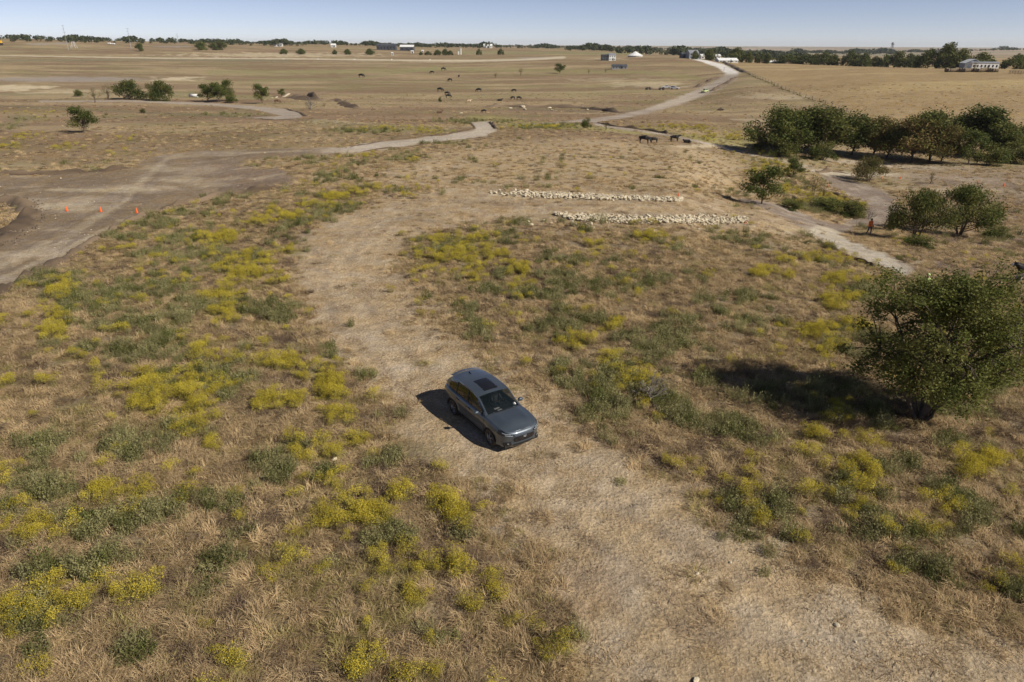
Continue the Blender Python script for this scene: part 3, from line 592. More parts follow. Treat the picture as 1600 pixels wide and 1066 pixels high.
p_d = np.maximum(p_d, .05*trk*sm(.5, .62, fbm(CX/2, CY/2, 97, 3)))
is_d = (~is_y) & (~is_g) & (rng.uniform(0, 1, ncand) < p_d)
is_s = (~is_y) & (~is_g) & (~is_d) & (roady < .4) & (rng.uniform(0, 1, ncand) < np.where(r_ < 45, .36, .22)*sm(.3, .6, fbm(CX/1.7, CY/1.7, 98, 3))*(1-.8*rut_at(CX, CY)[0])) & (trk > .1)
for k in (is_y, is_g, is_d, is_s): k &= ~near_car
def euler(n, tilt=.12): return np.stack([rng.normal(0, tilt, n), rng.normal(0, tilt, n), rng.uniform(0, 6.28, n)], 1)
def put(name, m, base, coll, nvar, label, cat, hv=(.7, 1.35), tilt=.12, flat=1.0, sink=0.0, idx=None):
    n = int(m.sum()); s = base*CS[m]*rng.uniform(*hv, n)
    gr = np.where(CS[m] > 1, CS[m]**-.35, 1.0)
    S = np.stack([s, s, s*rng.uniform(.7, 1.2, n)*flat*gr], 1)
    P = np.stack([CX[m], CY[m], CZ[m]-sink], 1)
    return scatter(name, P, euler(n, tilt), S, rng.integers(0, nvar, n) if idx is None else idx, coll, label, cat)
swirl = (fbm(CX/3.5, CY/3.5, 95, 2)*14).astype(int) % 7
put('dry_grass', is_d, .82, dry_c, 7, 'tan and brown dry prairie grass lodged in tussocks over the whole field', 'grass', flat=.95, idx=np.where(rng.uniform(0, 1, ncand) < .5, swirl, rng.integers(0, 7, ncand))[is_d])
put('short_straw', is_s, 1.0, stub_c, 5, 'short pale straw and cut stubble lying on the mown track', 'straw', tilt=.05)
put('yellow_broomweed', is_y, .86, broom_c, 5, 'yellow flowering broomweed growing in low drifts among the dry grass', 'wildflowers', hv=(.55, 1.2), flat=1.3)
put('green_weeds', is_g, 1.0, weed_c, 5, 'grey-green and dark green weeds growing in patches among the dry grass', 'weeds', hv=(.6, 1.2), flat=1.3, idx=np.where(rng.uniform(0, 1, int(is_g.sum())) < .72, rng.integers(0, 3, int(is_g.sum())), rng.integers(3, 5, int(is_g.sum()))))
# pale pebbles in the open field
pm = (rng.uniform(0, 1, ncand) < .006+.02*pal+.02*FF['road']+.008*trk*(r_ > 30)) & ~near_car & (r_ < 120)
n = int(pm.sum()); s = rng.uniform(.03, .11, n)*np.where(r_[pm] > 45, 1.5, 1)*(1+1.2*(rng.uniform(0, 1, n) < .06))
scatter('pebbles', np.stack([CX[pm], CY[pm], CZ[pm]+.01], 1), euler(n, .5), np.stack([s]*3, 1), rng.integers(0, 4, n), peb_c, 'small pale limestone pebbles strewn over the field and tracks', 'pebbles')

# ------------------------------------------------------------ soil berms along road edges
def densify(pts, step=.6):
    W = [at(*p) for p in pts]; out = []
    for a, b in zip(W[:-1], W[1:]):
        n = max(1, int((b-a).length/step)); out += [a.lerp(b, i/n) for i in range(n)]
    return out+[W[-1]]
clodP = []
def berm(name, pts, wd, ht, label_=None, m_=None, step=.6, clods=2.0):
    W = densify(pts, step); V = []; F = []; K = 7
    for i, p in enumerate(W):
        a = W[max(i-1, 0)]; b = W[min(i+1, len(W)-1)]; t = (b-a); t.z = 0; t.normalize(); nrm = Vector((-t.y, t.x, 0))
        e = min(1, min(i, len(W)-1-i)/3+.0); hh = ht*e*float(.35+1.3*vnoise(p.x/1.5, p.y/1.5, 5)); ww = wd*float(.7+.6*vnoise(p.x/2.2, p.y/2.2, 6))
        for k in range(K):
            s = (k/(K-1)-.5)*2; q = p+nrm*(s*ww/2+float(vnoise(p.x*1.1, p.y*1.1, 9)-.5)*wd*.6)
            z = float(H(q.x, q.y))-.04+hh*max(0, (1-s*s))*float(.6+.8*vnoise(q.x*2.5, q.y*2.5, 7))
            V.append((q.x, q.y, z))
        for c in range(int(clods) + (random.random() < clods % 1)):
            q = p+nrm*random.gauss(0, wd*.45); clodP.append((q.x, q.y, float(H(q.x, q.y))+hh*.3*max(0, 1-(q-p).length/wd*2), random.uniform(.12, .38)*min(1.4, wd/1.0)))
    for i in range(len(W)-1):
        for k in range(K-1): F.append((i*K+k, i*K+k+1, (i+1)*K+k+1, (i+1)*K+k))
    me = mesh_np(name, V, F, m_ or M['soil_dk'], smooth=True); o = link(name, me); tag(o, kind='structure'); return o
berm('soil_berm', [(-30, 474), (0, 458), (60, 427), (130, 387), (190, 352), (250, 327)], 1.0, .48, clods=4)
berm('soil_berm', [(250, 325), (290, 320), (340, 308), (400, 300), (440, 294)], 1.0, .55, clods=3.5)
berm('soil_berm', [(-20, 274), (60, 273), (120, 271), (165, 268), (205, 262)], 1.1, .5, clods=3)
berm('soil_berm', [(-20, 312), (10, 312), (34, 320), (46, 337), (34, 353), (8, 372), (-10, 385)], 1.9, .6, clods=16)
berm('soil_berm', [(545, 231), (600, 221), (650, 215), (700, 210), (742, 201), (734, 191)], .6, .2, step=1)
berm('soil_berm', [(560, 238), (640, 230), (700, 221), (775, 212)], .6, .16, step=1)
berm('soil_berm', [(765, 191), (775, 202)], .8, .4, step=.8)
berm('soil_berm', [(395, 186), (430, 188), (465, 186)], 1.2, .3, step=1.5)
berm('soil_berm', [(445, 169), (468, 176), (478, 182)], 1.0, .3, step=1.5)
berm('soil_berm', [(932, 192), (955, 197), (1010, 203.5), (1055, 211)], .9, .45, step=1)
berm('soil_berm', [(1148, 121.5), (1135, 131), (1110, 143)], 2.4, .7, step=3)
berm('soil_berm', [(1122, 120), (1105, 128), (1085, 137)], 2.4, .6, step=3)
berm('soil_berm', [(1275, 270), (1300, 268), (1330, 272)], 1.0, .5, step=.8)
berm('soil_berm', [(1200, 300), (1235, 308), (1262, 322), (1300, 336)], .8, .35, step=.6)
berm('soil_berm', [(1300, 300), (1325, 312), (1345, 328)], 1.0, .5, step=.6)
berm('soil_berm', [(1270, 372), (1300, 388), (1330, 402), (1380, 424)], .5, .22, step=.5)
# creek banks: cut soil seen far off
berm('creek_bank', [(452, 153), (480, 156), (500, 158)], 5, 1.6, step=2, clods=1)
berm('creek_bank', [(481, 151), (492, 154), (500, 156)], 3, 1.8, step=2, clods=1)
berm('creek_bank', [(510, 158.5), (525, 157.5), (538, 159.5)], 3, 1.6, step=2, clods=1)
berm('creek_bank', [(533, 161), (545, 166), (560, 170)], 3.5, 1.1, step=2, clods=1)
berm('creek_bank', [(752, 168), (790, 166), (830, 168), (870, 168), (910, 169), (945, 173), (970, 177)], 3, .7, step=2, clods=1.5)
cp = np.array(clodP); n = len(cp)
scatter('soil_clods', cp[:, :3], euler(n, 1.0), np.stack([cp[:, 3]]*3, 1)*rng.uniform(.6, 1.1, (n, 3)), rng.integers(0, 4, n), clod_c, 'dark broken clods of soil along the edges of the dirt roads', 'soil')
# pale silt and pond mud in the creek bed, built as thin rock ledges
berm('limestone_ledge', [(490, 160), (512, 161.5)], 1.2, .2, m_=M['rock'], step=2, clods=0)
berm('limestone_ledge', [(441, 152), (448, 149), (452, 146)], 1.4, .3, m_=M['rock'], step=2, clods=0)

# ------------------------------------------------------------ trees and shrubs
def tree_meshes(seed, h=6.0, wd=6.0, base=.28, nl=26, per=120, ls=.16, leaf='leaf_a', trunk=.16, stems=1, cl=.85, flat=.85, gap=0.0, bare=False, droop=0.0):
    g = np.random.default_rng(seed); rr = random.Random(seed); tb = MB(); P = []
    cz0 = h*base; lobes = []
    for i in range(nl):
        th = g.uniform(0, 2*np.pi); zz = g.uniform(0, 1)**.8; ring = math.sqrt(max(0, 1-(zz*1.9-.75)**2*.62)) if zz > .1 else .75
        k = g.uniform(.45, 1.0)**.6 if i % 4 else g.uniform(0, .5)
        wob = 1+.22*math.sin(th*2+seed)+.12*math.sin(th*3+seed*2)
        lobes.append(Vector((math.cos(th)*wd/2*ring*k*wob*.86, math.sin(th)*wd/2*ring*k*wob*.86, cz0+(h-cz0)*(.06+.86*zz)*(1-.22*(k*ring)**2))))
    st = []
    for s in range(stems):
        a = s*2.4+seed; sp = .10*stems
        bpt = Vector((math.cos(a)*.12*(stems > 1), math.sin(a)*.12*(stems > 1), -.1)); top = Vector((math.cos(a)*wd*sp*.5+g.normal(0, .1), math.sin(a)*wd*sp*.5+g.normal(0, .1), h*.62))
        mid = bpt.lerp(top, .45)+Vector((g.normal(0, .15), g.normal(0, .15), 0)); st.append((bpt, mid, top))
        tb.tube([bpt, bpt.lerp(mid, .3)+Vector((0, 0, .02)), mid, top], [trunk*1.35, trunk, trunk*.75, trunk*.25], 7)
    for i, l in enumerate(lobes):
        b, m, t = st[i % len(st)]; q = min(.95, max(.15, (l.z-cz0*.5)/h)); o = (b.lerp(m, q*2) if q < .5 else m.lerp(t, q*2-1))
        o.z = min(o.z, l.z-.1)
        mm = o.lerp(l, .5)+Vector((0, 0, -.08*(l-o).length)); tb.tube([o, mm, l], [trunk*.36, trunk*.2, trunk*.06], 4, cap=False)
        for _ in range(16 if bare else 3):
            e = l+Vector((rr.gauss(0, .3), rr.gauss(0, .3), rr.gauss(0, .2)))*cl*wd*.13; tb.tube([mm, l.lerp(e, .4), e], [trunk*.12, trunk*.07, trunk*.03], 3, cap=False)
        R = cl*wd*.20*g.uniform(.75, 1.3); nk = int(per*1.9*g.uniform(.6, 1.3)*(1-gap*rr.random()))
        d = g.normal(0, 1, (nk, 3)); d /= np.linalg.norm(d, axis=1)[:, None]; d[:, 2] *= flat
        rad_ = R*g.uniform(.25, 1, nk)**.55
        sub = g.normal(0, .22*R, (9, 3)); jig = sub[g.integers(0, 9, nk)]
        pts = np.array(l)+d*rad_[:, None]+jig; pts[:, 2] -= droop*np.hypot(d[:, 0], d[:, 1])*R
        P.append(pts)
    P = np.concatenate(P); P[:, 2] = np.maximum(P[:, 2], .05)
    if bare: P = P[::9]
    V, F, mi = leaf_quads(P, ls*1.45, g, flatness=.2, asp=.7)
    # a few leaves in a second tone
    mi = (vnoise(P[:, 0]*1.7+seed, P[:, 1]*1.7+P[:, 2]*1.9, seed) > .62).astype(int)
    second = {'leaf_a': 'leaf_b', 'leaf_b': 'leaf_a', 'leaf_c': 'leaf_b', 'leaf_far': 'leaf_far'}[leaf]
    return tb.mesh('trunk', M['dead'] if bare else M['bark'], True), mesh_np('crown', V, F, [M[leaf], M[second]], mi), h, wd
TT = {
 'oak1': tree_meshes(1, 8, 8.5, .22, 34, 150, .21, 'leaf_a'),
 'oak2': tree_meshes(2, 8, 8, .20, 34, 150, .21, 'leaf_b'),
 'oak3': tree_meshes(3, 8, 7.5, .24, 30, 140, .21, 'leaf_c'),
 'oak4': tree_meshes(4, 9, 6.5, .18, 34, 140, .21, 'leaf_a'),
 'mesq': tree_meshes(5, 5, 7, .30, 34, 210, .13, 'leaf_b', .11, stems=4, flat=.6),
 'round': tree_meshes(6, 3.5, 5, .26, 26, 150, .10, 'leaf_c', .07, stems=4, flat=.8),
 'small': tree_meshes(7, 4, 4, .25, 20, 120, .13, 'leaf_a', .08, flat=.7),
 'bush': tree_meshes(8, 2.5, 3.4, .04, 20, 110, .11, 'leaf_b', .05, stems=3),
 'bushdk': tree_meshes(9, 3.2, 4.6, .04, 22, 130, .14, 'leaf_a', .06, stems=3),
 'sparse': tree_meshes(10, 3.6, 3.2, .30, 18, 34, .09, 'leaf_c', .06, stems=2, gap=.6),
 'bare': tree_meshes(13, 2.0, 3.0, .05, 30, 30, .05, 'leaf_c', .05, stems=5, bare=True),
 'far1': tree_meshes(11, 8, 10, .05, 26, 60, .5, 'leaf_b', .2),
 'far2': tree_meshes(12, 7, 12, .04, 28, 60, .5, 'leaf_a', .2)}
def tree(name, kind, px, py, hpx, wpx, label, cat='tree', group=None, pos=None, rz=None):
    p = pos or at(px, py); Z = depth(p); tm, cm, h, wd = TT[kind]
    t = empty(name, p, random.uniform(0, 6.28) if rz is None else rz, (wpx*Z/FX/wd*1.02, wpx*Z/FX/wd*1.02, hpx*Z/FX/h*.98))
    tag(t, label, cat, group); link('trunk', tm, t); link('crown', cm, t); return t
# oaks and elms in the right-hand valley
G1 = 'trees of the shady grove in the right-hand valley'
for k, px, py, hp, wp, lb in [
 ('oak1', 1209, 239, 71, 58, 'dark green oak at the left end of the valley grove'),
 ('oak4', 1247, 236, 62, 46, 'dark oak tucked behind the two leftmost crowns of the grove'),
 ('oak2', 1279, 241, 72, 66, 'wide olive-topped oak, second large crown from the grove\'s left end'),
 ('oak1', 1330, 241, 62, 50, 'shadowed oak just right of the gap where the fence line meets the grove'),
 ('oak3', 1362, 245, 62, 48, 'dark brown-leaved oak in the middle of the valley grove'),
 ('oak1', 1385, 246, 54, 46, 'low dark oak behind the round grey-green bush on the pale trail'),
 ('oak3', 1425, 252, 70, 52, 'rust-tinged oak with a bare dark trunk right of the grove centre'),
 ('oak2', 1453, 250, 74, 54, 'tall green oak with a yellowing right flank in the grove'),
 ('oak3', 1469, 255, 60, 36, 'yellow-brown oak fading at the front right of the dense grove'),
 ('small', 1492, 236, 56, 36, 'slender paler tree set back between grove and spiky-topped tree'),
 ('oak4', 1530, 240, 73, 64, 'spiky-topped dark tree, highest of those at the right of the grove'),
 ('small', 1513, 257, 52, 44, 'bright green small tree leaning in front of the spiky-topped tree'),
 ('oak2', 1562, 246, 54, 50, 'rounded green tree sloping down to the right of the spiky-topped one'),
 ('bush', 1545, 257, 32, 40, 'low yellow-green bush between the last trees of the grove'),
 ('bush', 1583, 254, 32, 50, 'yellow-brown bush at the grove\'s right edge near the frame'),
 ('oak1', 1600, 224, 27, 32, 'dark tree cut by the right frame edge above the yellow bush'),
 ('bush', 1220, 244, 28, 46, 'grey leafy bush under the leftmost oak of the grove'),
 ('bush', 1286, 250, 28, 36, 'grey-green bush standing in the shade before the wide olive-topped oak'),
 ('bushdk', 1192, 234, 18, 24, 'small dark bush at the far left foot of the grove')]:
    tree('oak_tree' if 'oak' in k else ('shrub' if 'bush' in k else 'tree'), k, px, py+1, hp*1.0, wp*(1.5 if 'oak' in k else 1.1), lb, 'bush' if 'bush' in k else 'tree', G1)
for nm, k, px, py, hp, wp, lb in [
 ('tree', 'small', 1190, 319, 57, 60, 'dark wind-swept small tree right of the upper rock row with a long shadow'),
 ('shrub', 'small', 1238, 277, 27, 32, 'small dark tree on the slope above the wind-swept tree'),
 ('shrub', 'sparse', 1270, 306, 32, 34, 'thin olive-topped tree with a crooked trunk by the weedy ditch'),
 ('shrub', 'sparse', 1284, 309, 22, 22, 'half-bare brown bush beside the crooked-trunk tree'),
 ('shrub', 'round', 1357, 283, 36, 58, 'round grey-green bush standing on the edge of the pale trail'),
 ('shrub', 'sparse', 1453, 287, 19, 18, 'tiny sparse tree alone on the pale bare ground'),
 ('mesquite_tree', 'mesq', 1428, 377, 74, 78, 'broad low mesquite behind the person in orange, left of the pair'),
 ('mesquite_tree', 'mesq', 1498, 369, 74, 92, 'open-crowned mesquite with splayed dark stems, right of the pair'),
 ('shrub', 'bushdk', 1392, 361, 24, 28, 'dark bush between the person in orange and the broad mesquite'),
 ('shrub', 'bush', 1560, 373, 18, 38, 'small green bush right of the open-crowned mesquite'),
 ('shrub', 'bare', 1358, 342, 20, 24, 'bare twiggy bush at the path fork behind the person in orange'),
 ('shrub', 'bush', 1437, 388, 20, 44, 'low grey weeds and bush at the foot of the broad mesquite'),
 ('shrub', 'bush', 1290, 330, 20, 60, 'leafy green thicket on the left of the ditch bend'),
 ('shrub', 'bush', 1327, 339, 24, 50, 'lush yellow-green thicket on the ditch bank left of the person in orange'),
 ('shrub', 'bush', 1237, 328, 14, 40, 'low grey-green bush strip below the dark dirt trail'),
 ('tree', 'small', 132, 208, 38, 40, 'lone dark tree on the tan slope at the left of the picture'),
 ('tree', 'sparse', 148, 160, 22, 20, 'bare crooked little tree left of the two roadside trees'),
 ('shrub', 'bush', 122, 151, 10, 16, 'low brown bush, leftmost of the row by the far pond flat'),
 ('tree', 'sparse', 168, 155, 21, 24, 'thin brown-green tree between the crooked tree and the dense round one'),
 ('tree', 'bushdk', 200, 156, 27, 40, 'dense round dark green tree by the far dirt road'),
 ('tree', 'bushdk', 257, 158, 28, 34, 'dense dark green tree with a paler neighbour on its left'),
 ('tree', 'bush', 240, 156, 24, 26, 'paler bushy tree touching the left side of the dark one'),
 ('tree', 'small', 325, 159, 25, 32, 'dark tree at the left of the four-tree clump by the far road'),
 ('tree', 'small', 341, 160, 28, 26, 'second tree of the four-tree clump by the far road'),
 ('tree', 'small', 354, 158, 30, 26, 'tallest tree of the four-tree clump, spiky topped'),
 ('shrub', 'bush', 364, 161, 14, 20, 'low bush at the right foot of the four-tree clump'),
 ('tree', 'small', 410, 162, 28, 24, 'dark cone-shaped tree standing alone over a patch of shadow'),
 ('shrub', 'small', 440, 151, 11, 12, 'tiny brown round tree above the grazing cow by the creek'),
 ('shrub', 'bare', 485, 171, 19, 26, 'leafless grey bush in front of the dark creek bank'),
 ('shrub', 'sparse', 506, 168, 6, 8, 'tiny grey bush right of the leafless one by the creek'),
 ('shrub', 'bushdk', 219, 80, 11, 15, 'round olive bush alone on the far left pasture'),
 ('tree', 'bushdk', 315, 78.5, 11, 24, 'left bush of the dark trio on the far pasture'),
 ('tree', 'bushdk', 333, 78.5, 10, 14, 'middle bush of the dark trio on the far pasture'),
 ('tree', 'bushdk', 347, 78.5, 12, 17, 'right bush of the dark trio on the far pasture'),
 ('tree', 'small', 875, 115, 14, 18, 'lone spreading tree on the middle pasture left of the parked trucks'),
 ('tree', 'sparse', 813, 118, 11, 11, 'faint small tree left of the lone spreading tree'),
 ('shrub', 'sparse', 774, 122, 8, 8, 'brown sapling on the pasture above the cattle'),
 ('shrub', 'sparse', 920, 116, 8, 6, 'slim sapling right of the lone spreading tree'),
 ('shrub', 'sparse', 946, 114, 7, 6, 'second slim sapling right of the lone spreading tree'),
 ('shrub', 'bush', 917, 201, 16, 15, 'dark funnel-shaped bush left of the gravel road bend'),
 ('shrub', 'sparse', 946, 204, 15, 16, 'brown funnel-shaped bush right of the gravel road bend'),
 ('shrub', 'bush', 224, 177, 7, 9, 'tiny dark bush on the green strip below the far road'),
 ('shrub', 'bush', 688, 160, 8, 5, 'tiny brown bush below the pair of black cows')]:
    tree(nm, k, px, py, hp, wp, lb, 'bush' if nm == 'shrub' else 'tree')
# hand-placed broomweed bushes that stand out singly
for i, (px, py, s, lb) in enumerate([
 (215, 940, 1.5, 'big bright yellow broomweed at lower left with dark shadow on its left'),
 (680, 798, 1.1, 'yellow broomweed on the left edge of the track with a black shadow beside it'),
 (708, 815, .9, 'dull yellow broomweed just below the one edging the track'),
 (1348, 770, 1.4, 'tall yellow broomweed column right of the track in the lower right'),
 (1325, 808, .75, 'small yellow broomweed at the lower end of the tall yellow column'),
 (1258, 715, 1.2, 'yellow-green broomweed below the big tree\'s shadow'),
 (718, 900, .9, 'golden broomweed below the track edge near the bottom centre'),
 (604, 900, .7, 'small golden broomweed in pale grass at lower centre'),
 (457, 864, .6, 'small yellow broomweed alone right of the lower left weeds'),
 (97, 470, 1.2, 'round yellow-green broomweed beside the left dirt road\'s edge'),
 (900, 548, 1.0, 'yellow broomweed by the track above and right of the car'),
 (820, 456, .8, 'small yellow broomweed in the centre field below the rock rows'),
 (1018, 376, 1.1, 'bright yellow broomweed just under the lower rock row')]):
    p = at(px, py); o = link('broomweed_bush', broom_m[i % 5], None, p); o.scale = (s, s, s*1.05); o.rotation_euler = (0, 0, i*1.7)
    tag(o, lb, 'wildflower', 'broomweed bushes that stand out from the drifts')
for i, (px, py, s, k, lb) in enumerate([(436, 500, 1.5, 1, 'dark green leafy weed clump alone at the track\'s left edge'), (452, 502, 1.2, 3, 'bright green low weed at the right of the leafy clump by the track'), (728, 838, 1.0, 1, 'grey-green weed below the yellow bushes at the track edge'), (622, 848, 1.1, 0, 'grey-green weed below the yellow drift at lower centre'), (740, 486, .8, 3, 'small dark green weed beside the track in mid field')]):
    p = at(px, py); o = empty('weed_clump', p, 0, (s*1.3, s*1.3, s)); tag(o, lb, 'weed'); link('foliage', weed_m[k], o)
# grey dead brush beside the yellow-green patch
o = tree('dead_brush', 'bare', 1018, 628, 50, 80, 'tangle of grey leafless brush in the field right of the track', 'bush')

# the big tree at right, in front
def big_tree():
    p = at(1437, 657); t = empty('elm_tree', p, 0.0)
    g = np.random.default_rng(77); rr = random.Random(77)
    tag(t, 'large leafy dark green tree with a low wide crown at the right', 'tree')
    tb = MB(); nodes = []
    def limb(a, d, ln, r, lev):
        pts = [a]; q = a.copy(); dd = d.normalized()
        for k in range(5):
            dd = (dd+Vector((rr.gauss(0, .15), rr.gauss(0, .15), rr.gauss(0.03, .09)))).normalized(); q = q+dd*ln/5; pts.append(q.copy())
        tb.tube(pts, [r, r*.88, r*.76, r*.64, r*.52, r*.4], 7 if lev < 1 else 5, cap=False); nodes.extend(pts[2:])
        if lev >= 2: return
        for b in range(5):
            th = rr.uniform(0, 6.28); nd = (dd+Vector((math.cos(th), math.sin(th), rr.uniform(-.4, .3)))*.75).normalized()
            limb(pts[min(2+b % 4, 5)].copy(), nd, ln*rr.uniform(.55, .8), r*.5, lev+1)
    for dx, dy, dz, ln, r in [(.12, 0, 1, 3.2, .17), (-.75, .1, .75, 2.6, .10), (.9, -.1, .75, 2.3, .12), (.4, .8, .7, 2.6, .10), (.1, -.75, .7, 2.4, .10), (.6, .3, .9, 2.7, .11), (-.35, .35, 1.0, 3.0, .11)]:
        limb(Vector((dx*.12, dy*.12, -.05)), Vector((dx, dy, dz)), ln, r, 0 if r > .15 else 1)
    NP = np.array([tuple(v) for v in nodes]); P = []
    c0 = np.array([.42, .2, 3.45]); ax = np.array([3.45, 2.7, 3.0])
    for i in range(810):
        d = g.normal(0, 1, 3); d /= np.linalg.norm(d); k = g.uniform(.15, 1)**.42
        lump = 1+.16*math.sin(3*math.atan2(d[1], d[0])+1)+.13*math.sin(5*math.atan2(d[2], d[0])+2)+g.normal(0, .05)
        q = c0+d*ax*k*lump*np.array([1, 1, .85 if d[2] < 0 else 1])
        if i < 720 and q[2] < .55+.75*max(0, 1-abs(q[0]-.05)/1.6): continue
        if i < 720 and float(vnoise(q[0]*1.1+4, q[2]*1.1+q[1]*.7, 19)) < .25: continue
        if i >= 720: q = np.array([.0, .2, 5.25])+d*np.array([1.5, 1.3, .85])*g.uniform(.3, 1)**.5
        n_ = NP[np.argmin(((NP-q)**2).sum(1))]; a = Vector(n_); e = Vector(q); m = a.lerp(e, .55)+Vector((0, 0, .08))
        tb.tube([a, m, e], [.022, .014, .006], 3, cap=False)
        out = (e-m).normalized(); nk = rr.randint(50, 96); ln = rr.uniform(.35, .75)
        for _ in range(nk):
            u_ = rr.random(); v = e-out*ln*.6+out*ln*u_; sp = .17
            P.append((v.x+rr.gauss(0, sp), v.y+rr.gauss(0, sp), v.z+rr.gauss(-.03, sp*.55)))
    P = np.array(P)
    V, F, mi = leaf_quads(P, .118, g, flatness=.35, asp=.5)
    mi = (vnoise(P[:, 0]*.8+7, P[:, 1]*.8+P[:, 2], 4)+P[:, 0]*.05+g.normal(0, .10, len(P)) > .62).astype(int)
    link('trunk', tb.mesh('trunk', M['bark'], True), t); link('crown', mesh_np('crown', V, F, [M['leaf_e'], M['leaf_b']], mi), t)
    print('BIGTREE leaves', len(P), depth(p)); return t
big = big_tree()

# ------------------------------------------------------------ far trees
FAR = [(1085, 89, 8, 10, 'far1', 'round tree at the top of the gravel road'), (1109, 91, 12, 17, 'far1', 'larger round tree right of the gravel road\'s top'), (1151, 92, 15, 24, 'far1', 'broad tree before the low white roofs'), (1171, 92.5, 10, 12, 'far1', 'single green tree right of the low white roofs'), (1183, 93, 8, 8, 'far1', 'small tree, first of three in the far hedgerow start'), (1191, 93, 7, 8, 'far2', 'small tree, second of three in the far hedgerow start'), (1199, 93.5, 8, 9, 'far1', 'small tree, third of three in the far hedgerow start')]
for i, (px, hp, wp) in enumerate([(1222, 9, 20), (1233, 9, 22), (1246, 8, 16), (1262, 9, 24), (1275, 11, 20), (1289, 12, 24), (1303, 10, 18), (1330, 13, 20), (1340, 10, 18), (1353, 10, 20), (1370, 7, 16), (1385, 8, 18), (1407, 14, 25), (1423, 9, 18), (1434, 8, 16), (1453, 18, 29), (1483, 29, 34), (1503, 21, 28), (1537, 16, 28), (1593, 11, 34)]):
    words_ = ['low scrubby', 'rounded', 'short dark', 'broad olive', 'bushy', 'taller dark', 'thin', 'full green', 'squat', 'wide low', 'small pale', 'low clipped-looking', 'large rounded', 'smaller', 'squat brown-green', 'heavy dark', 'tallest green-topped', 'broad yellowing', 'dark rounded', 'dark cut-off']
    ends = ['at the left start of the golden field\'s far edge', 'second along the golden field\'s far edge', 'third along the golden field\'s far edge', 'fourth along the golden field\'s far edge', 'fifth along the golden field\'s far edge', 'sixth along the golden field\'s far edge', 'left of the gap in the golden field\'s tree row', 'right of the gap in the golden field\'s tree row', 'close right of the tree at the gap', 'below the far dark wood line', 'left of the water tower\'s foot', 'under the distant water tower', 'right of the water tower', 'following the large one right of the water tower', 'just left of the heavy tree by the farm', 'left of the farm\'s tallest tree', 'over the farm buildings', 'beside the barn, below the tallest tree', 'behind the long white farm building', 'beyond the farm at the right frame edge']
    FAR.append((px, 97 if px < 1440 else 101, hp, wp, 'far1' if i % 2 == 0 or px in (1483, 1503) else 'far2', words_[i]+' tree '+ends[i]))
for px, py, hp, wp, k, lb in FAR:
    wp *= 1.25; p = spot(px, (690 if px < 1445 else 545) if px > 1200 else 680); yb = float(proj(*p)[1]); top = py-hp; hp2 = max(yb-top, hp*.7)
    tree('far_tree', k, 0, 0, hp2, wp, lb, 'tree', 'trees along the far edge of the pastures', pos=p)
for px, hp, wp, lb in [(666, 5, 10, 'olive bush, leftmost of the group near the far barns'), (664-9, 4, 7, 'small bush below the far white-framed barn'), (693, 8, 12, 'dark bush pair member left of the white gate posts'), (681, 7, 12, 'dark bush in the middle of the far group left of the gate posts'), (701, 6, 9, 'rightmost bush of the group left of the white gate posts'), (746, 8, 8, 'round dark tree right of the white gate posts'), (780, 8, 9, 'lone tree farther right of the white gate posts'), (440, 7, 12, 'dark bush on the far left-centre skyline pasture'), (467, 7, 16, 'wider dark bush on the far left-centre pasture'), (540, 7, 12, 'bush among the scattered far trees left of the barns'), (575, 8, 16, 'thicker bush just left of the long dark barn'), (520, 6, 9, 'small bush among scattered far trees left of centre')]:
    p = spot(px, 900); yb = float(proj(*p)[1]); tree('far_tree', 'far2', 0, 0, hp, wp, lb, 'bush', 'trees scattered on the far pasture', pos=p)
# one far-off wood along the horizon, reads as a mass
Vw, Fw, Mw, off = [], [], [], 0
g = np.random.default_rng(5); HS = .68
def wood(px0, px1, r0, r1, n, h0, h1):
    for i in range(n):
        px = g.uniform(px0, px1); r = g.uniform(r0, r1); p = spot(px, r); h = HS*g.uniform(h0, h1)*(.45+.9*float(vnoise(px/23, 0, 3))); wdt = h*g.uniform(1.0, 1.9)
        k = 46; d = g.normal(0, 1, (k, 3)); d /= np.linalg.norm(d, axis=1)[:, None]
        P = np.array(p)+d*np.array([wdt/2, wdt/2, h*.5])*g.uniform(.6, 1, (k, 1))+np.array([0, 0, h*.5])
        P[:, 2] = np.maximum(P[:, 2], p.z+.2)
        V, F, mi = leaf_quads(P, h*.36, g, asp=.8); Vw.append(V); Fw.append(F+sum(len(v) for v in Vw[:-1]) if False else F); Mw.append(mi)
wood(-60, 480, 1150, 1400, 330, 7, 12)
wood(380, 760, 1300, 1900, 300, 7, 12)
wood(560, 900, 1500, 2200, 260, 8, 14)
wood(880, 960, 1200, 1700, 90, 9, 15)
wood(960, 1260, 1000, 2200, 330, 9, 15)
wood(1100, 1240, 1300, 2600, 160, 10, 16)
wood(1240, 1400, 2300, 2900, 190, 14, 22)
wood(1330, 1400, 2700, 3000, 60, 16, 24)
wood(1380, 1660, 2900, 3100, 140, 9, 18)
o_ = 0; F2 = []
for v, f in zip(Vw, Fw): F2.append(f+o_); o_ += len(v)
me = mesh_np('distant_woods', np.concatenate(Vw), np.concatenate(F2), M['leaf_far'])
tag(link('distant_woods', me), 'long dark belt of distant trees along the whole horizon', 'woods', kind='stuff')

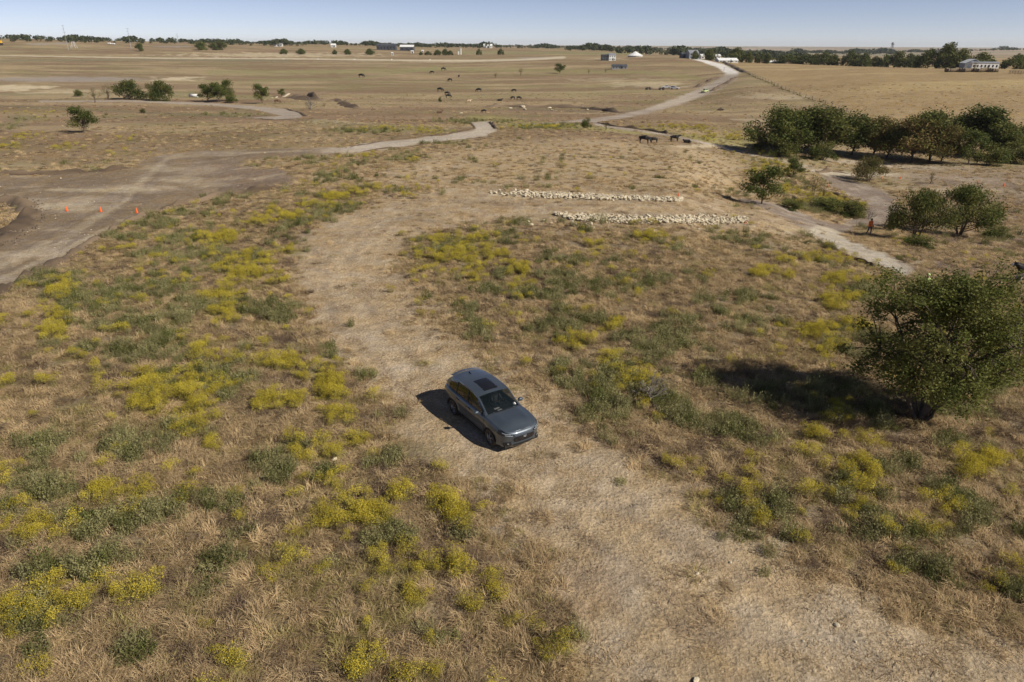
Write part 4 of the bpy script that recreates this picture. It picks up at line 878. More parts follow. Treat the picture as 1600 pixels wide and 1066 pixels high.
# ------------------------------------------------------------ limestone rocks in two rows
rocks_src = [rock_mesh(600+i, M['rock'], 1, .34) for i in range(8)]
RK = []
def row(pts, half, n, smin, smax, which):
    tot = [math.dist(a[:2], b[:2]) for a, b in zip(pts[:-1], pts[1:])]; T = sum(tot)
    for i in range(n):
        s = random.uniform(0, T); k = 0
        while s > tot[k]: s -= tot[k]; k += 1
        t = s/tot[k]; a, b = pts[k], pts[k+1]; hw = a[2]+(b[2]-a[2])*t
        px = a[0]+(b[0]-a[0])*t; py = a[1]+(b[1]-a[1])*t+max(-1, min(1, random.gauss(0, .5)))*hw
        sz = random.uniform(smin, smax)*(1.25 if random.random() < .12 else 1)
        RK.append((px, py, sz, which, random.uniform(0, .13)))
row([(800, 303, 4.5), (850, 306, 4.5), (950, 309.5, 4), (1030, 312, 4), (1066, 314, 2)], 0, 760, .18, .40, 0)
row([(764, 302, 2), (800, 305, 7)], 0, 22, .22, .42, 0)
row([(868, 336, 2), (905, 341, 6.5), (960, 344, 6), (1080, 344.5, 6), (1130, 345, 8), (1168, 345, 3)], 0, 980, .17, .38, 1)
row([(800, 349, 5), (860, 347, 7), (930, 352, 6)], 0, 34, .14, .32, 2)
row([(1070, 352, 5), (1110, 356, 5)], 0, 20, .14, .28, 2)
RK = [(at(px, py), sz, w_, lf) for px, py, sz, w_, lf in RK]
RK.sort(key=lambda q: -q[1]/depth(q[0]))
labels = {0: 'pale limestone rock lying in the upper of the two rock rows', 1: 'pale limestone rock lying in the lower, nearer rock row', 2: 'small pale stone scattered below the lower rock row'}
grp = {0: 'rocks of the upper white row', 1: 'rocks of the lower white row', 2: 'stones strewn below the rows'}
for i, (p, sz, w_, lf) in enumerate(RK[:300]):
    o = link('limestone_rock', rocks_src[i % 8], None, (p.x, p.y, p.z+lf+sz*.22)); o.scale = (sz, sz, sz*.72)
    o.rotation_euler = (random.uniform(-.5, .5), random.uniform(-.5, .5), random.uniform(0, 6.28)); tag(o, labels[w_], 'rock', grp[w_])
n = len(RK)-300; rs = RK[300:]
rock_c = src('rock_sources', rocks_src)
scatter('rock_rubble', np.array([(p.x, p.y, p.z+lf+sz*.2) for p, sz, w_, lf in rs]), euler(n, .5), np.array([(sz, sz, sz*.75) for p, sz, w_, lf in rs]), rng.integers(0, 8, n), rock_c, 'smaller pale rubble filling the two rows of limestone rocks', 'rubble')
# boulders on the creek banks
for px, py, s, lb in [(798, 170, 1.2, 'pale slab leaning on the creek bank, left one of two'), (816, 168, 2.0, 'largest pale boulder on the dark creek bank'), (820, 172, 1.3, 'pale stone just below the largest creek boulder'), (858, 170, 1.5, 'flat white stone pair member further along the creek bank'), (863, 173, 1.0, 'small white stone below the flat one on the creek bank'), (912, 169, 1.2, 'white stone on the rubble left of the gravel road'), (918, 172, 1.0, 'low white stone in the creek rubble beside the gravel road'), (944, 171, .9, 'rightmost pale stone of the creek bank'), (432, 153, 1.4, 'white rock beside the grazing cow at the creek head'), (536, 165, 1.8, 'white rock at the left foot of the dark soil mound'), (425, 154, 1.0, 'small white rock right of the cone-shaped tree'), (720, 178, 1.0, 'low pale stone left of the creek bank\'s start'), (1318, 258, .45, 'small white stone lying in the shade of the grove')]:
    p = at(px, py); o = link('boulder', rocks_src[int(px) % 8], None, (p.x, p.y, p.z+.2*s)); o.scale = (s*1.2, s, s*.7); o.rotation_euler = (.2, .1, px); tag(o, lb, 'rock')
# stones seen in the foreground
for px, py, s, lb in [(1308, 978, .16, 'flat buff stone lying on the track at lower right'), (1485, 892, .16, 'white stone in the grass right of the track, near the right edge'), (905, 1063, .0, ''), (1088, 1064, .17, 'pale stone at the bottom edge of the track'), (1141, 880, .11, 'small tan stone on the bare track at right of centre'), (843, 699, .07, 'tiny stone on the track in front of the car'), (692, 772, .13, 'pale stone by the yellow bush at the track\'s left edge'), (398, 481, .22, 'whitish stone in the weeds left of the track\'s bend'), (200, 665, .14, 'grey stone in the field below the big yellow drift')]:
    if s <= 0: continue
    p = at(px, py); o = link('stone', rocks_src[int(px) % 8], None, (p.x, p.y, p.z+.08*s+.02)); o.scale = (s*1.3, s, s*.7); o.rotation_euler = (.1, .2, px); tag(o, lb, 'rock')

# ------------------------------------------------------------ traffic cones
def cone():
    t = empty('traffic_cone', (0, 0, 0)); b = MB(); b.box((0, 0, .02), (.36, .36, .04)); b.build('base', M['conedk'], t)
    c = MB(); c.lathe([(.135, .04), (.13, .06), (.03, .70), (.022, .71), (0, .71)], 14); c.build('body', M['orange'], t, True); return t
c0 = cone(); first = True
for px, py, hp, lb in [(105, 330, 9.2, 'orange cone standing at the left of the three on the dirt road'), (158, 331, 9.5, 'middle orange cone of the three on the dirt road'), (214.5, 333, 9.8, 'right orange cone of the three, nearest the grassy edge'), (1060, 306, 5.6, 'red-orange cone at the right end of the upper rock row'), (1164.5, 349, 6.2, 'red-orange cone at the right end of the lower rock row'), (1293, 292, 5, 'orange cone beside the ditch under the round bush\'s left'), (1377.5, 279, 4.5, 'orange cone directly right of the round bush'), (1406.5, 279.5, 4.5, 'orange cone further right, between round bush and tiny tree'), (1527, 286, 4.5, 'small cone on the bare ground right of the tiny tree'), (1568, 291, 6, 'orange cone on the pale trail near the right frame edge'), (1570, 328, 7, 'nearest orange cone of the right-hand slope, below the trail'), (1593, 256, 4, 'tiny cone at the far right by the yellow-brown bush')]:
    c = c0 if first else copy_tree(c0); first = False
    p = at(px, py); c.location = p; s = hp*.84*depth(p)/FX/.71/.97; c.scale = (s*1.05, s*1.05, s); tag(c, lb, 'traffic cone', 'orange traffic cones')

# ------------------------------------------------------------ skinned bodies
def skin_mesh(name, nodes, edges, root, mats=None, sub=2, matfn=None):
    me = bpy.data.meshes.new(name); me.from_pydata([n_[:3] for n_ in nodes], edges, []); o = bpy.data.objects.new(name, me); C.objects.link(o)
    o.modifiers.new('s', 'SKIN'); sv = me.skin_vertices[0].data
    for i, n_ in enumerate(nodes): sv[i].radius = (n_[3], n_[4] if len(n_) > 4 else n_[3]); sv[i].use_root = (i == root)
    md = o.modifiers.new('u', 'SUBSURF'); md.levels = md.render_levels = sub
    dg = bpy.context.evaluated_depsgraph_get(); out = bpy.data.meshes.new_from_object(o.evaluated_get(dg)); out.name = name
    bpy.data.objects.remove(o)
    out.materials.clear()
    for m_ in mats: out.materials.append(m_)
    if matfn:
        for p in out.polygons: p.material_index = matfn(p.center)
    for p in out.polygons: p.use_smooth = True
    return out
def cow_mesh(pose, m0, m1=None, matfn=None):
    if pose == 'lie':
        N = [(-.85, 0, .38, .28), (-.2, 0, .45, .38), (.5, 0, .45, .33), (.9, 0, .62, .2), (1.15, 0, .85, .15), (1.42, 0, .75, .10), (.55, .32, .12, .09), (.95, .35, .07, .07), (.55, -.32, .12, .09), (.85, -.38, .07, .07), (-.8, .42, .14, .14), (-.3, .5, .08, .07), (-.75, -.42, .14, .14), (-.3, -.5, .08, .07), (-1.15, 0, .4, .05), (-1.25, .15, .12, .03)]
        E = [(0, 1), (1, 2), (2, 3), (3, 4), (4, 5), (2, 6), (6, 7), (2, 8), (8, 9), (0, 10), (10, 11), (0, 12), (12, 13), (0, 14), (14, 15)]
    else:
        hd = {'graze': [(1.0, 0, .95, .2), (1.22, 0, .55, .15), (1.38, 0, .18, .095)], 'stand': [(1.0, 0, 1.3, .21), (1.28, 0, 1.42, .16), (1.55, 0, 1.25, .10)]}[pose]
        N = [(-.85, 0, 1.12, .29), (-.1, 0, 1.02, .38), (.62, 0, 1.08, .33)]+hd+[
             (.62, .2, .68, .14), (.60, .2, .38, .075), (.62, .2, .02, .065), (.62, -.2, .68, .14), (.68, -.2, .38, .075), (.72, -.2, .02, .065),
             (-.82, .22, .78, .19), (-.98, .22, .45, .08), (-.90, .22, .02, .065), (-.82, -.22, .78, .19), (-.9, -.22, .45, .08), (-.80, -.22, .02, .065), (-1.18, 0, 1.15, .05), (-1.22, 0, .5, .035)]
        E = [(0, 1), (1, 2), (2, 3), (3, 4), (4, 5), (2, 6), (6, 7), (7, 8), (2, 9), (9, 10), (10, 11), (0, 12), (12, 13), (13, 14), (0, 15), (15, 16), (16, 17), (0, 18), (18, 19)]
    me = skin_mesh('body', N, E, 1, [m0]+([m1] if m1 else []), 2, matfn); hx = N[4]
    return me, hx
cow_cache = {}
def cow(px, py, lenpx, pose, rz, label, m_='cow', m1=None, matfn=None, group='cattle grazing on the pasture', lng=2.5):
    key = (pose, m_, m1)
    if key not in cow_cache: cow_cache[key] = cow_mesh(pose, M[m_], M[m1] if m1 else None, matfn)
    me, hx = cow_cache[key]; p = at(px, py); Z = depth(p); s = lenpx*(1.28 if lenpx < 9 else 1.05)*Z/FX/lng
    t = empty('cow', p, rz, (s, s*1.25, s*1.12)); tag(t, label, 'cow', group); link('body', me, t)
    e = MB()
    for sy in (1, -1): 
        e = MB(); e.tube([(hx[0]-.05, sy*.1, hx[2]+.08), (hx[0]-.12, sy*.27, hx[2]+.1)], [.05, .02], 5); e.build('ear', M[m_], t)
    return t
wf = lambda c: 1 if c.x > 1.12 else 0
cow(1007, 224.5, 19, 'graze', math.radians(-25), 'largest black cow grazing by the bare streak, calf at its nose')
cow(1021, 223.5, 13, 'stand', math.radians(180), 'black calf facing the large grazing cow')
cow(1054, 221.5, 15, 'stand', math.radians(-5), 'black cow standing alone on the green strip with raised head')
cow(1073, 223.5, 14, 'lie', math.radians(176), 'white-faced black cow lying right of the standing one', 'cow', 'cowwhite', wf)
for px, py, lp, ps, rz, lb in [(565, 121.5, 7.5, 'graze', 0, 'lone black cow, leftmost on the middle pasture'), (693, 110.5, 6, 'graze', 10, 'farthest black cow of the herd, uppermost one'), (675, 115.5, 5.5, 'graze', 180, 'black cow second from the top of the herd, on its left'), (703, 127.5, 6, 'graze', 200, 'black cow in the middle of the upper herd'), (717, 121, 4.5, 'stand', 80, 'black cow seen end-on right of the upper herd'), (688, 143.5, 8, 'graze', 5, 'black cow at the left of the lower herd'), (699, 149, 7, 'graze', 0, 'upper one of two overlapping black cows'), (701, 153.5, 7.5, 'graze', 5, 'lower one of two overlapping black cows'), (748, 144, 7.5, 'graze', 175, 'black cow alone between the overlapping pair and the right trio'), (803, 144.5, 6.5, 'graze', 170, 'black cow above the trio near the creek bank'), (801, 155.5, 6, 'graze', 190, 'left cow of the close pair above the creek bank'), (811, 156, 6.5, 'graze', 0, 'right cow of the close pair above the creek bank'), (781, 158, 7, 'lie', 5, 'black cow lying down left of the close pair'), (756, 176.5, 6.5, 'graze', 180, 'dark cow nearest the start of the creek bank')]:
    cow(px, py, lp, ps, math.radians(rz), lb)
cow(434, 162, 8, 'graze', 0.1, 'dark brown cow by the creek head left of the leafless bush', 'cowbrown')
cow(687, 177, 8, 'lie', 0, 'red-brown cow lying in the grass above the pale road curve', 'cowbrown')
cow(733, 161, 6, 'stand', 0.3, 'pale tan calf alone left of the dark creek cow', 'cowtan')
hf = lambda c: 1 if (c.z < .82 and -.5 < c.x < .75) or c.x > 1.42 or (abs(c.x-.1) < .16) else 0
cow(1603, 440, 42, 'stand', math.radians(170), 'black and white cow cut off by the right edge of the frame', 'cow', 'cowwhite', hf)

def person_nodes(pose):
    # x forward, y left
    if pose == 'walk':
        N = [(0, 0, .95, .15, .11), (0, 0, 1.15, .145, .10), (0, 0, 1.38, .17, .11), (.01, 0, 1.50, .06), (.03, 0, 1.60, .095), (.02, 0, 1.70, .09),
             (0, .20, 1.42, .065), (-.05, .27, 1.15, .048), (.08, .29, .92, .035), (.12, .29, .83, .035),
             (0, -.20, 1.42, .065), (.06, -.27, 1.15, .048), (.2, -.25, .95, .035), (.25, -.25, .87, .035),
             (0, .10, .88, .095), (.12, .10, .50, .065), (.05, .10, .10, .045), (.18, .10, .04, .04),
             (0, -.10, .88, .095), (-.08, -.10, .50, .065), (-.25, -.10, .12, .045), (-.14, -.10, .04, .04)]
    else:   # seated at the wheel, pelvis at origin height
        N = [(0, 0, .12, .15, .12), (-.06, 0, .34, .15, .11), (-.12, 0, .56, .17, .11), (-.12, 0, .68, .06), (-.09, 0, .78, .095), (-.09, 0, .88, .09),
             (-.10, .20, .58, .06), (.06, .26, .36, .048), (.30, .20, .44, .036), (.40, .15, .48, .034),
             (-.10, -.20, .58, .06), (.06, -.26, .36, .048), (.30, -.20, .44, .036), (.40, -.15, .48, .034),
             (.05, .10, .10, .09), (.45, .12, .16, .07), (.62, .12, -.2, .05), (.74, .12, -.24, .04),
             (.05, -.10, .10, .09), (.45, -.12, .16, .07), (.62, -.12, -.2, .05), (.74, -.12, -.24, .04)]
    E = [(0, 1), (1, 2), (2, 3), (3, 4), (4, 5), (2, 6), (6, 7), (7, 8), (8, 9), (2, 10), (10, 11), (11, 12), (12, 13), (0, 14), (14, 15), (15, 16), (16, 17), (0, 18), (18, 19), (19, 20), (20, 21)]
    return N, E
def person(loc, rz, pose, label, torso, legs, hat=None, s=1.0):
    N, E = person_nodes(pose); t = empty('person', loc, rz, s); tag(t, label, 'person')
    h = N[4]
    def mf(c):
        if pose == 'walk':
            if c.z < .09: return 3
            if abs(c.y) > .215 and c.z < .93: return 0
            if c.z < .93: return 2
            return 1 if c.z < 1.49 else 0
        if c.x > .27 and c.z > .3: return 0
        if c.z > .64: return 0
        return 2 if (c.z < .22 or c.x > .4) else 1
    me = skin_mesh('body', N, E, 0, [M['skin'], M[torso[0]], M[legs], M['black']], 2, mf); link('body', me, t)
    hb = MB(); hb.lathe([(.0, .13), (.06, .12), (.10, .07), (.112, .01), (.108, -.03)], 12, (h[0]-.02, h[1], h[2]+.045)); hb.build('hair' if not hat else 'hat', M[hat or 'hair'], t, True)
    nb = MB(); nb.box((h[0]+.105, 0, h[2]-.005), (.03, .025, .04)); nb.build('nose', M['skin'], t)
    # five short fingers on each hand
    for hi_, pr in ((9, 8), (13, 12)):
        a = Vector(N[hi_][:3]); d = (a-Vector(N[pr][:3])).normalized(); fb = MB()
        for k in range(4): o_ = Vector((0, 0, 0)); side = Vector((1, 0, 0)) if pose == 'walk' else Vector((0, 0, 1)); q = a+side*(k-1.5)*.018; fb.tube([q, q+d*.05, q+d*.085+Vector((0, 0, -.01))], [.011, .010, .008], 5)
        fb.tube([a, a+(d+Vector((.6, 0, .3))).normalized()*.06], [.013, .009], 5); fb.build('fingers', M['skin'], t)
    if len(torso) > 1:
        vb = MB(); P = []
        for z, a_, b_ in ((.93, .19, .145), (1.05, .19, .145), (1.2, .20, .145), (1.33, .215, .15), (1.42, .20, .13), (1.47, .12, .09)):
            P.append([(1.3*b_*math.cos(k*math.pi/8), 1.12*a_*math.sin(k*math.pi/8), z) for k in range(17)])
        vb.grid(P); v = vb.build('vest', M[torso[1]], t, True)
        st_ = MB()
        for sy in (1, -1): st_.box((.19, sy*.09, 1.18), (.012, .03, .3))
        st_.build('reflective_stripe', M['white'], v)
    return t
p = at(1357, 367.5)
person(p, math.radians(-75), 'walk', 'person in an orange vest and blue jeans walking down the path at right', ['vest', 'vest'], 'jeans')
p = at(1441, 468)
person(p, math.radians(-120), 'walk', 'person in lime yellow top and cap half hidden behind the big tree', ['hiviz', 'hiviz'], 'jeans', 'hiviz')

# ------------------------------------------------------------ the car
M['paint'] = mat('grey_blue_paint', (.062, .078, .098), .38, metal=.4, spec=.5, coat=1.0, col2=(.082, .098, .116), nscale=1.6)
M['glass'] = None
def glass(name, col, alpha):
    m = bpy.data.materials.new(name); m.use_nodes = True; p = m.node_tree.nodes['Principled BSDF']
    p.inputs['Base Color'].default_value = (*col, 1); p.inputs['Roughness'].default_value = .04; p.inputs['Alpha'].default_value = alpha; p.inputs['Specular IOR Level'].default_value = .7
    return m
M['glass'] = glass('tinted_glass', (.008, .012, .012), .62); M['glass_dk'] = glass('dark_privacy_glass', (.006, .008, .008), .9)
M['chrome'] = mat('satin_silver', (.55, .55, .56), .3, metal=.9); M['alloy'] = mat('alloy_rim', (.26, .27, .28), .35, metal=.8)
M['lamp'] = mat('lamp_lens', (.26, .28, .30), .2, spec=.6); M['red'] = mat('red_lens', (.25, .01, .01), .2, spec=.6)
M['seat'] = mat('dark_seat', (.03, .03, .032), .8); M['paper'] = mat('white_paper', (.8, .8, .78), .8)
M['gloss'] = mat('black_gloss', (.012, .012, .014), .12, spec=.6)
OUT = [(2.43, 0), (2.425, .2), (2.40, .42), (2.33, .62), (2.20, .77), (2.02, .86), (1.8, .905), (1.425, .93), (1.0, .92), (.5, .915), (0, .918), (-.6, .925), (-1.0, .93), (-1.425, .938), (-1.8, .93), (-2.1, .89), (-2.32, .80), (-2.44, .62), (-2.50, .35), (-2.51, 0)]
def cat_rom(P, n):
    P = [Vector((*p, 0)) for p in P]; P = [2*P[0]-P[1]]+P+[2*P[-1]-P[-2]]; out = []
    m = len(P)-3
    for k in range(n+1):
        f = k/n*m; i = min(int(f), m-1); t = f-i; a, b, c, d = P[i:i+4]
        out.append(.5*((2*b)+(-a+c)*t+(2*a-5*b+4*c-d)*t*t+(-a+3*b-3*c+d)*t**3))
    return out
NS = 152; OC = cat_rom(OUT, NS)
TOPX = [(2.43, .875), (2.3, .90), (2.1, .94), (1.8, .985), (1.4, 1.025), (1.0, 1.04), (0, 1.04), (-1, 1.065), (-1.7, 1.10), (-2.2, 1.12), (-2.51, 1.08)]
def topz(x): return float(np.interp(-x, [-a for a, _ in TOPX], [b for _, b in TOPX]))
def inset(t, x):
    v = float(np.interp(t, [0, .08, .2, .45, .62, .72, .85, .94, 1], [.075, .03, .012, .02, .006, .0, .022, .05, .11]))
    if x < -2.2: v += .10*max(0, t-.6)
    if x > 2.2: v += .06*max(0, .25-t)*4
    return v
AR, AZ = .395, .345
def zlow(x, y):
    z = .235
    if y != 0:
        for ax in (1.425, -1.425):
            d = abs(x-ax)
            if d < AR: z = max(z, AZ+math.sqrt(AR*AR-d*d))
    return z
def shell(s, t, off=0.0, side=1, raw=False):
    f = s*NS; i = min(int(f), NS-1); q = OC[i].lerp(OC[i+1], f-i); tn = OC[min(i+1, NS)]-OC[max(i-1, 0)]
    if i == 0: tn = Vector((0, 1, 0))
    if i >= NS-1: tn = Vector((0, -1, 0))
    nrm = Vector((tn.y, -tn.x, 0)).normalized()
    z0 = zlow(q.x, q.y) if not raw else .235; z1 = topz(q.x); z = z0+(z1-z0)*t
    tt = (z-.235)/(z1-.235)
    fl = 0
    for ax in (1.425, -1.425): fl = max(fl, .022*max(0, 1-abs(math.hypot(q.x-ax, z-AZ)-AR)/.16))
    q = q+nrm*(off+fl-inset(tt, q.x))
    return Vector((q.x, side*q.y, z))
def s_of(x):        # arc parameter for a given x on the flank
    for k in range(NS):
        if OC[k].x >= x > OC[k+1].x: return (k+(OC[k].x-x)/(OC[k].x-OC[k+1].x))/NS
    return 1.0
def make_car():
    fr, rr_ = at(769, 695), at(713, 647)              # right front and right rear tyre contact in the photo
    d = (fr-rr_); hd = math.atan2(d.y, d.x); ctr = (fr+rr_)/2
    fwd = Vector((math.cos(hd), math.sin(hd), 0)); left = Vector((-fwd.y, fwd.x, 0))
    print('WB', d.length)
    sc_ = d.length/2.85; sc_ = min(max(sc_, .96), 1.06)
    loc = ctr+left*.80*sc_; loc.z = float(H(loc.x, loc.y))+.0
    car = empty('suv_car', loc, hd, sc_*1.02); tag(car, 'dark grey-blue five-door crossover car parked on the bare track', 'car')
    # body shell
    b = MB(); NT = 16
    for sd in (1, -1):
        P = [[shell(k/NS, j/NT, 0, sd) for j in range(NT+1)] for k in range(NS+1)]
        if sd < 0: P = [list(reversed(r_)) for r_ in P]
        b.grid(P)
    # bonnet: between the two top edges, and tail deck
    def deck(x0, x1, crown):
        ks = [k for k in range(NS+1) if x0 <= OC[k].x <= x1]; P = []
        for k in ks:
            e = shell(k/NS, 1, 0, 1); row_ = []
            for j in range(15):
                v = j/7-1; c = crown(e.x)
                rid = .028*math.exp(-((abs(v)-.60)/.10)**2)*min(1, max(0, (2.3-e.x)*2)) if x0 > 0 else 0
                row_.append(Vector((e.x, e.y*v, e.z+c*(1-abs(v)**2.2)+rid)))
            P.append(row_)
        b.grid(P)
    deck(.98, 2.5, lambda x: .075*min(1, max(0, (2.40-x)/.5))+.005)
    deck(-2.6, -1.95, lambda x: .01)
    # arch liners and under-body
    for ax in (1.425, -1.425):
        pass
    bd = b.build('body', M['paint'], car, True)
    ub = MB(); ub.box((0, 0, .30), (4.5, 1.5, .14)); ub.box((0, 0, .52), (2.0, 1.72, .34)); ub.box((0, 0, .5), (4.3, 1.25, .4)); ub.build('underbody', M['black'], car)
    # greenhouse
    RAIL = [(1.00, .76, 1.05), (.62, .73, 1.29), (.26, .705, 1.50), (-.05, .695, 1.565), (-.5, .69, 1.60), (-1.0, .68, 1.595), (-1.45, .67, 1.565), (-1.86, .655, 1.52), (-2.12, .68, 1.33), (-2.36, .70, 1.125)]
    xs = [r_[0] for r_ in RAIL]
    def rail(x): return Vector((x, float(np.interp(-x, [-a for a in xs], [q[1] for q in RAIL])), float(np.interp(-x, [-a for a in xs], [q[2] for q in RAIL]))))
    def belt(x): e = shell(s_of(x), 1, 0, 1); return Vector((x, e.y, e.z))
    def strip(x0, x1, n, inset_=0.0, off=0.0, cr=.055, m=12, y=1.0):
        P = []
        for k in range(n+1):
            x = x0+(x1-x0)*k/n; e = rail(x); row_ = []
            for j in range(m+1):
                v = j/(m/2)-1; w_ = (e.y-inset_)*y; bow = (.11 if x > .2 else (-.07 if x < -1.7 else .02))*(1-v*v)*(min(1, (x-.15)/.4) if x > .2 else 1)
                row_.append(Vector((x+bow, w_*v, e.z+cr*(1-v*v)+off)))
            P.append(row_)
        return P
    g_ = MB(); g_.grid(strip(.97, .25, 8, .035, .004)); ws = g_.build('windscreen', M['glass'], car, True)
    r1 = MB(); r1.grid(strip(.25, -1.9, 26)); rf = r1.build('roof', M['paint'], car, True)
    sr = MB(); sr.grid(strip(.08, -.80, 8, .13, .006)); sr.build('sunroof', M['gloss'], rf, True)
    g2 = MB(); g2.grid(strip(-1.92, -2.30, 6, .05, .004)); g2.build('rear_window', M['glass_dk'], car, True)
    sp = MB(); P = strip(-1.84, -2.02, 3, .03, .012, .06); 
    for k, row_ in enumerate(P):
        for v in row_: v.z = rail(-1.84).z+.012-.02*k/3+.055*(1-(v.y/.66)**2)
    sp.grid(P); sp.build('spoiler', M['paint'], car, True)
    for sd in (1, -1):
        pl = MB()
        # A pillar, C/D pillar, roof rails as paint; window frames black
        def side_patch(x0, x1, v0, v1, n=8, off=0.0, mb=None, y0=None):
            P = []
            for k in range(n+1):
                x = x0+(x1-x0)*k/n; a, c = belt(x), rail(x); row_ = []
                for j in range(5):
                    t = v0+(v1-v0)*j/4; q = a.lerp(c, t); q.y += .035*math.sin(math.pi*t)+off; row_.append(Vector((q.x, q.y*sd, q.z)))
                P.append(row_)
            mb.grid(P if sd < 0 else [list(reversed(r_)) for r_ in P])
        side_patch(.99, -2.30, .90, 1.0, 40, .0, pl)
        side_patch(.99, .80, 0, .92, 4, .0, pl)
        side_patch(-1.86, -2.30, 0, .92, 6, .0, pl)
        pl.build('pillar', M['paint'], car, True)
        fb = MB(); side_patch(.80, -1.86, 0, .04, 30, .002, fb)
        for xa, xb in ((-.33, -.42), (-1.20, -1.27)): side_patch(xa, xb, .0, .92, 2, .004, fb)
        fb.build('window_frame', M['black'], car, True)
        for nm, xa, xb in (('front_side_window', .80, -.33), ('rear_side_window', -.42, -1.20), ('quarter_window', -1.27, -1.86)):
            q = MB(); side_patch(xa, xb, .04, .90, 10, -.004, q); q.build(nm, M['glass'] if 'front' in nm else M['glass_dk'], car, True)
        # A pillar strip between windscreen and side
        ap = MB(); P = []
        for k in range(9):
            x = .99-(.99-.22)*k/8; e = rail(x); P.append([Vector((x+.005, sd*(e.y+.004), e.z)), Vector((x+.015, sd*(e.y-.045), e.z+.012))])
        ap.grid(P); ap.build('windscreen_pillar', M['paint'], car, True)
        # cladding, arches
        cl = MB(); cl.grid([[shell(s_of(1.02-2.04*k/20), t, .012, sd, True) for t in (0, .06, .12, .17)] for k in range(21)]); cl.build('sill_cladding', M['black'], car, True)
        for ax in (1.425, -1.425):
            am = MB(); P = []
            for k in range(21):
                th = math.pi*k/20; row_ = []
                for R0 in (AR-.005, AR+.03):
                    x = ax+R0*math.cos(th); z = AZ+R0*math.sin(th)*.99; e = shell(s_of(x), 0, 0, sd, True); yy = abs(e.y)+.075+.03
                    row_.append(Vector((x, sd*min(yy, .962), max(z, .24))))
                row_.append(Vector((ax+(AR-.01)*math.cos(th), sd*.72, AZ+(AR-.01)*math.sin(th)))); P.append([row_[1], row_[0], row_[2]])
            am.grid(P); am.build('arch_trim', M['black'], car, True)
            # wheel
            wb = MB(); cy = sd*.815; pr = [(.215, -.10), (.24, -.115), (.31, -.115), (.345, -.095), (.352, 0), (.345, .095), (.31, .115), (.24, .115), (.215, .10)]
            wh = MB(); wh.lathe([(.06, .10*1), (.07, .11), (0, .115)], 16, (ax, cy, .352), axis='y'); 
            hub = link('wheel', MB_to(wh, M['alloy'], sd, cy), car)
            ty = MB(); ty.lathe(pr, 36, (ax, cy, .352), axis='y'); ty.build('tyre', M['rubber'], hub, True)
            rm = MB(); o0 = sd*.085
            rm.lathe([(.225, o0*1.0), (.205, o0*.95), (.20, -sd*.09)], 36, (ax, cy, .352), axis='y')
            for k in range(5):
                for dlt in (-.14, .14):
                    a = k*2*math.pi/5+.3; c1, s1 = math.cos(a), math.sin(a); c2, s2 = math.cos(a+dlt), math.sin(a+dlt)
                    rm.tube([(ax+.04*c1, cy+sd*.09, .352+.04*s1), (ax+.21*c2, cy+sd*.085, .352+.21*s2)], [.022, .016], 5)
            rm.build('rim', M['alloy'], hub, True)
            bk = MB(); bk.lathe([(.0, sd*.02), (.17, sd*.02)], 20, (ax, cy, .352), axis='y'); bk.build('brake_disc', M['black'], hub)
        # doors: seams and handles
        for xs_ in (.98, -.36, -1.12):
            sm_ = MB(); sm_.grid([[shell(s_of(xs_+dx), .12+.86*j/10, .003, sd, True) for j in range(11)] for dx in (-.010, .010)]); sm_.build('door_seam', M['black'], bd)
        for xh in (-.18, -1.02):
            hm = MB(); e = shell(s_of(xh), .83, .025, sd, True); hm.box(e, (.20, .03, .028)); hm.build('door_handle', M['paint'], bd)
        # mirror
        mm = MB(); c = Vector((.66, sd*1.02, 1.10)); mm.lathe([(.0, -.055), (.07, -.05), (.10, -.02), (.105, .03), (.095, .055)], 12, (0, 0, 0), axis='x')
        mm.v = [(c.x-v[0], c.y+v[1]*1.15, c.z+v[2]*.75) for v in mm.v]; mo = mm.build('wing_mirror', M['paint'], car, True)
        ma = MB(); ma.tube([(.68, sd*.86, 1.05), (.67, sd*.96, 1.07)], [.03, .022], 6); ma.build('mirror_arm', M['black'], mo)
        mg = MB(); mg.lathe([(.0, 0), (.088, 0)], 12, (0, 0, 0), axis='x'); mg.v = [(c.x-.058, c.y+v[1]*1.15, c.z+v[2]*.75) for v in mg.v]; mg.build('mirror_glass', M['chrome'], mo)
        # headlight: slim dark unit with a bright brow, wrapping the corner
        def patch(name, s0, s1, ta, tb, mt, off, n=10, skew=0.0, par=car):
            q = MB(); P = []
            for k in range(n+1):
                f_ = k/n; s = s0+(s1-s0)*f_; lo_, hi_ = ta(f_) if callable(ta) else ta, tb(f_) if callable(tb) else tb
                P.append([shell(s, lo_+(hi_-lo_)*j/4, off, sd, True) for j in range(5)])
            q.grid(P if sd > 0 else [list(reversed(r_)) for r_ in P]); return q.build(name, mt, par, True)
        hl = patch('headlight', .105, s_of(1.93), lambda f: .76+.03*f, lambda f: .86+.12*min(1, f*1.6) if f < .92 else .95, M['gloss'], .006, 14)
        patch('lamp_lens', .14, .235, .875, .91, M['lamp'], .012, 8, par=hl)
        patch('lamp_unit', .12, .20, .79, .835, M['lamp'], .012, 8, par=hl)
        patch('side_intake', .135, .225, lambda f: .16, lambda f: .46-.12*f, M['black'], .006, 8)
        patch('fog_lamp', .16, .175, .27, .34, M['lamp'], .014, 2)
        patch('tail_light', s_of(-2.12), .985, lambda f: .80, lambda f: .92, M['red'], .008, 14)
    # grille, skid, badge, plate recess over both sides
    def front(name, s1, ta, tb, mt, off, n=12):
        q = MB(); P = []
        for k in range(-n, n+1):
            f_ = abs(k)/n; s = s1*f_; sd = 1 if k >= 0 else -1; a, b_ = ta(f_), tb(f_); P.append([shell(max(s, 1e-4), a+(b_-a)*j/4, off, sd, True) for j in range(5)])
        q.grid(P); return q.build(name, mt, car, True)
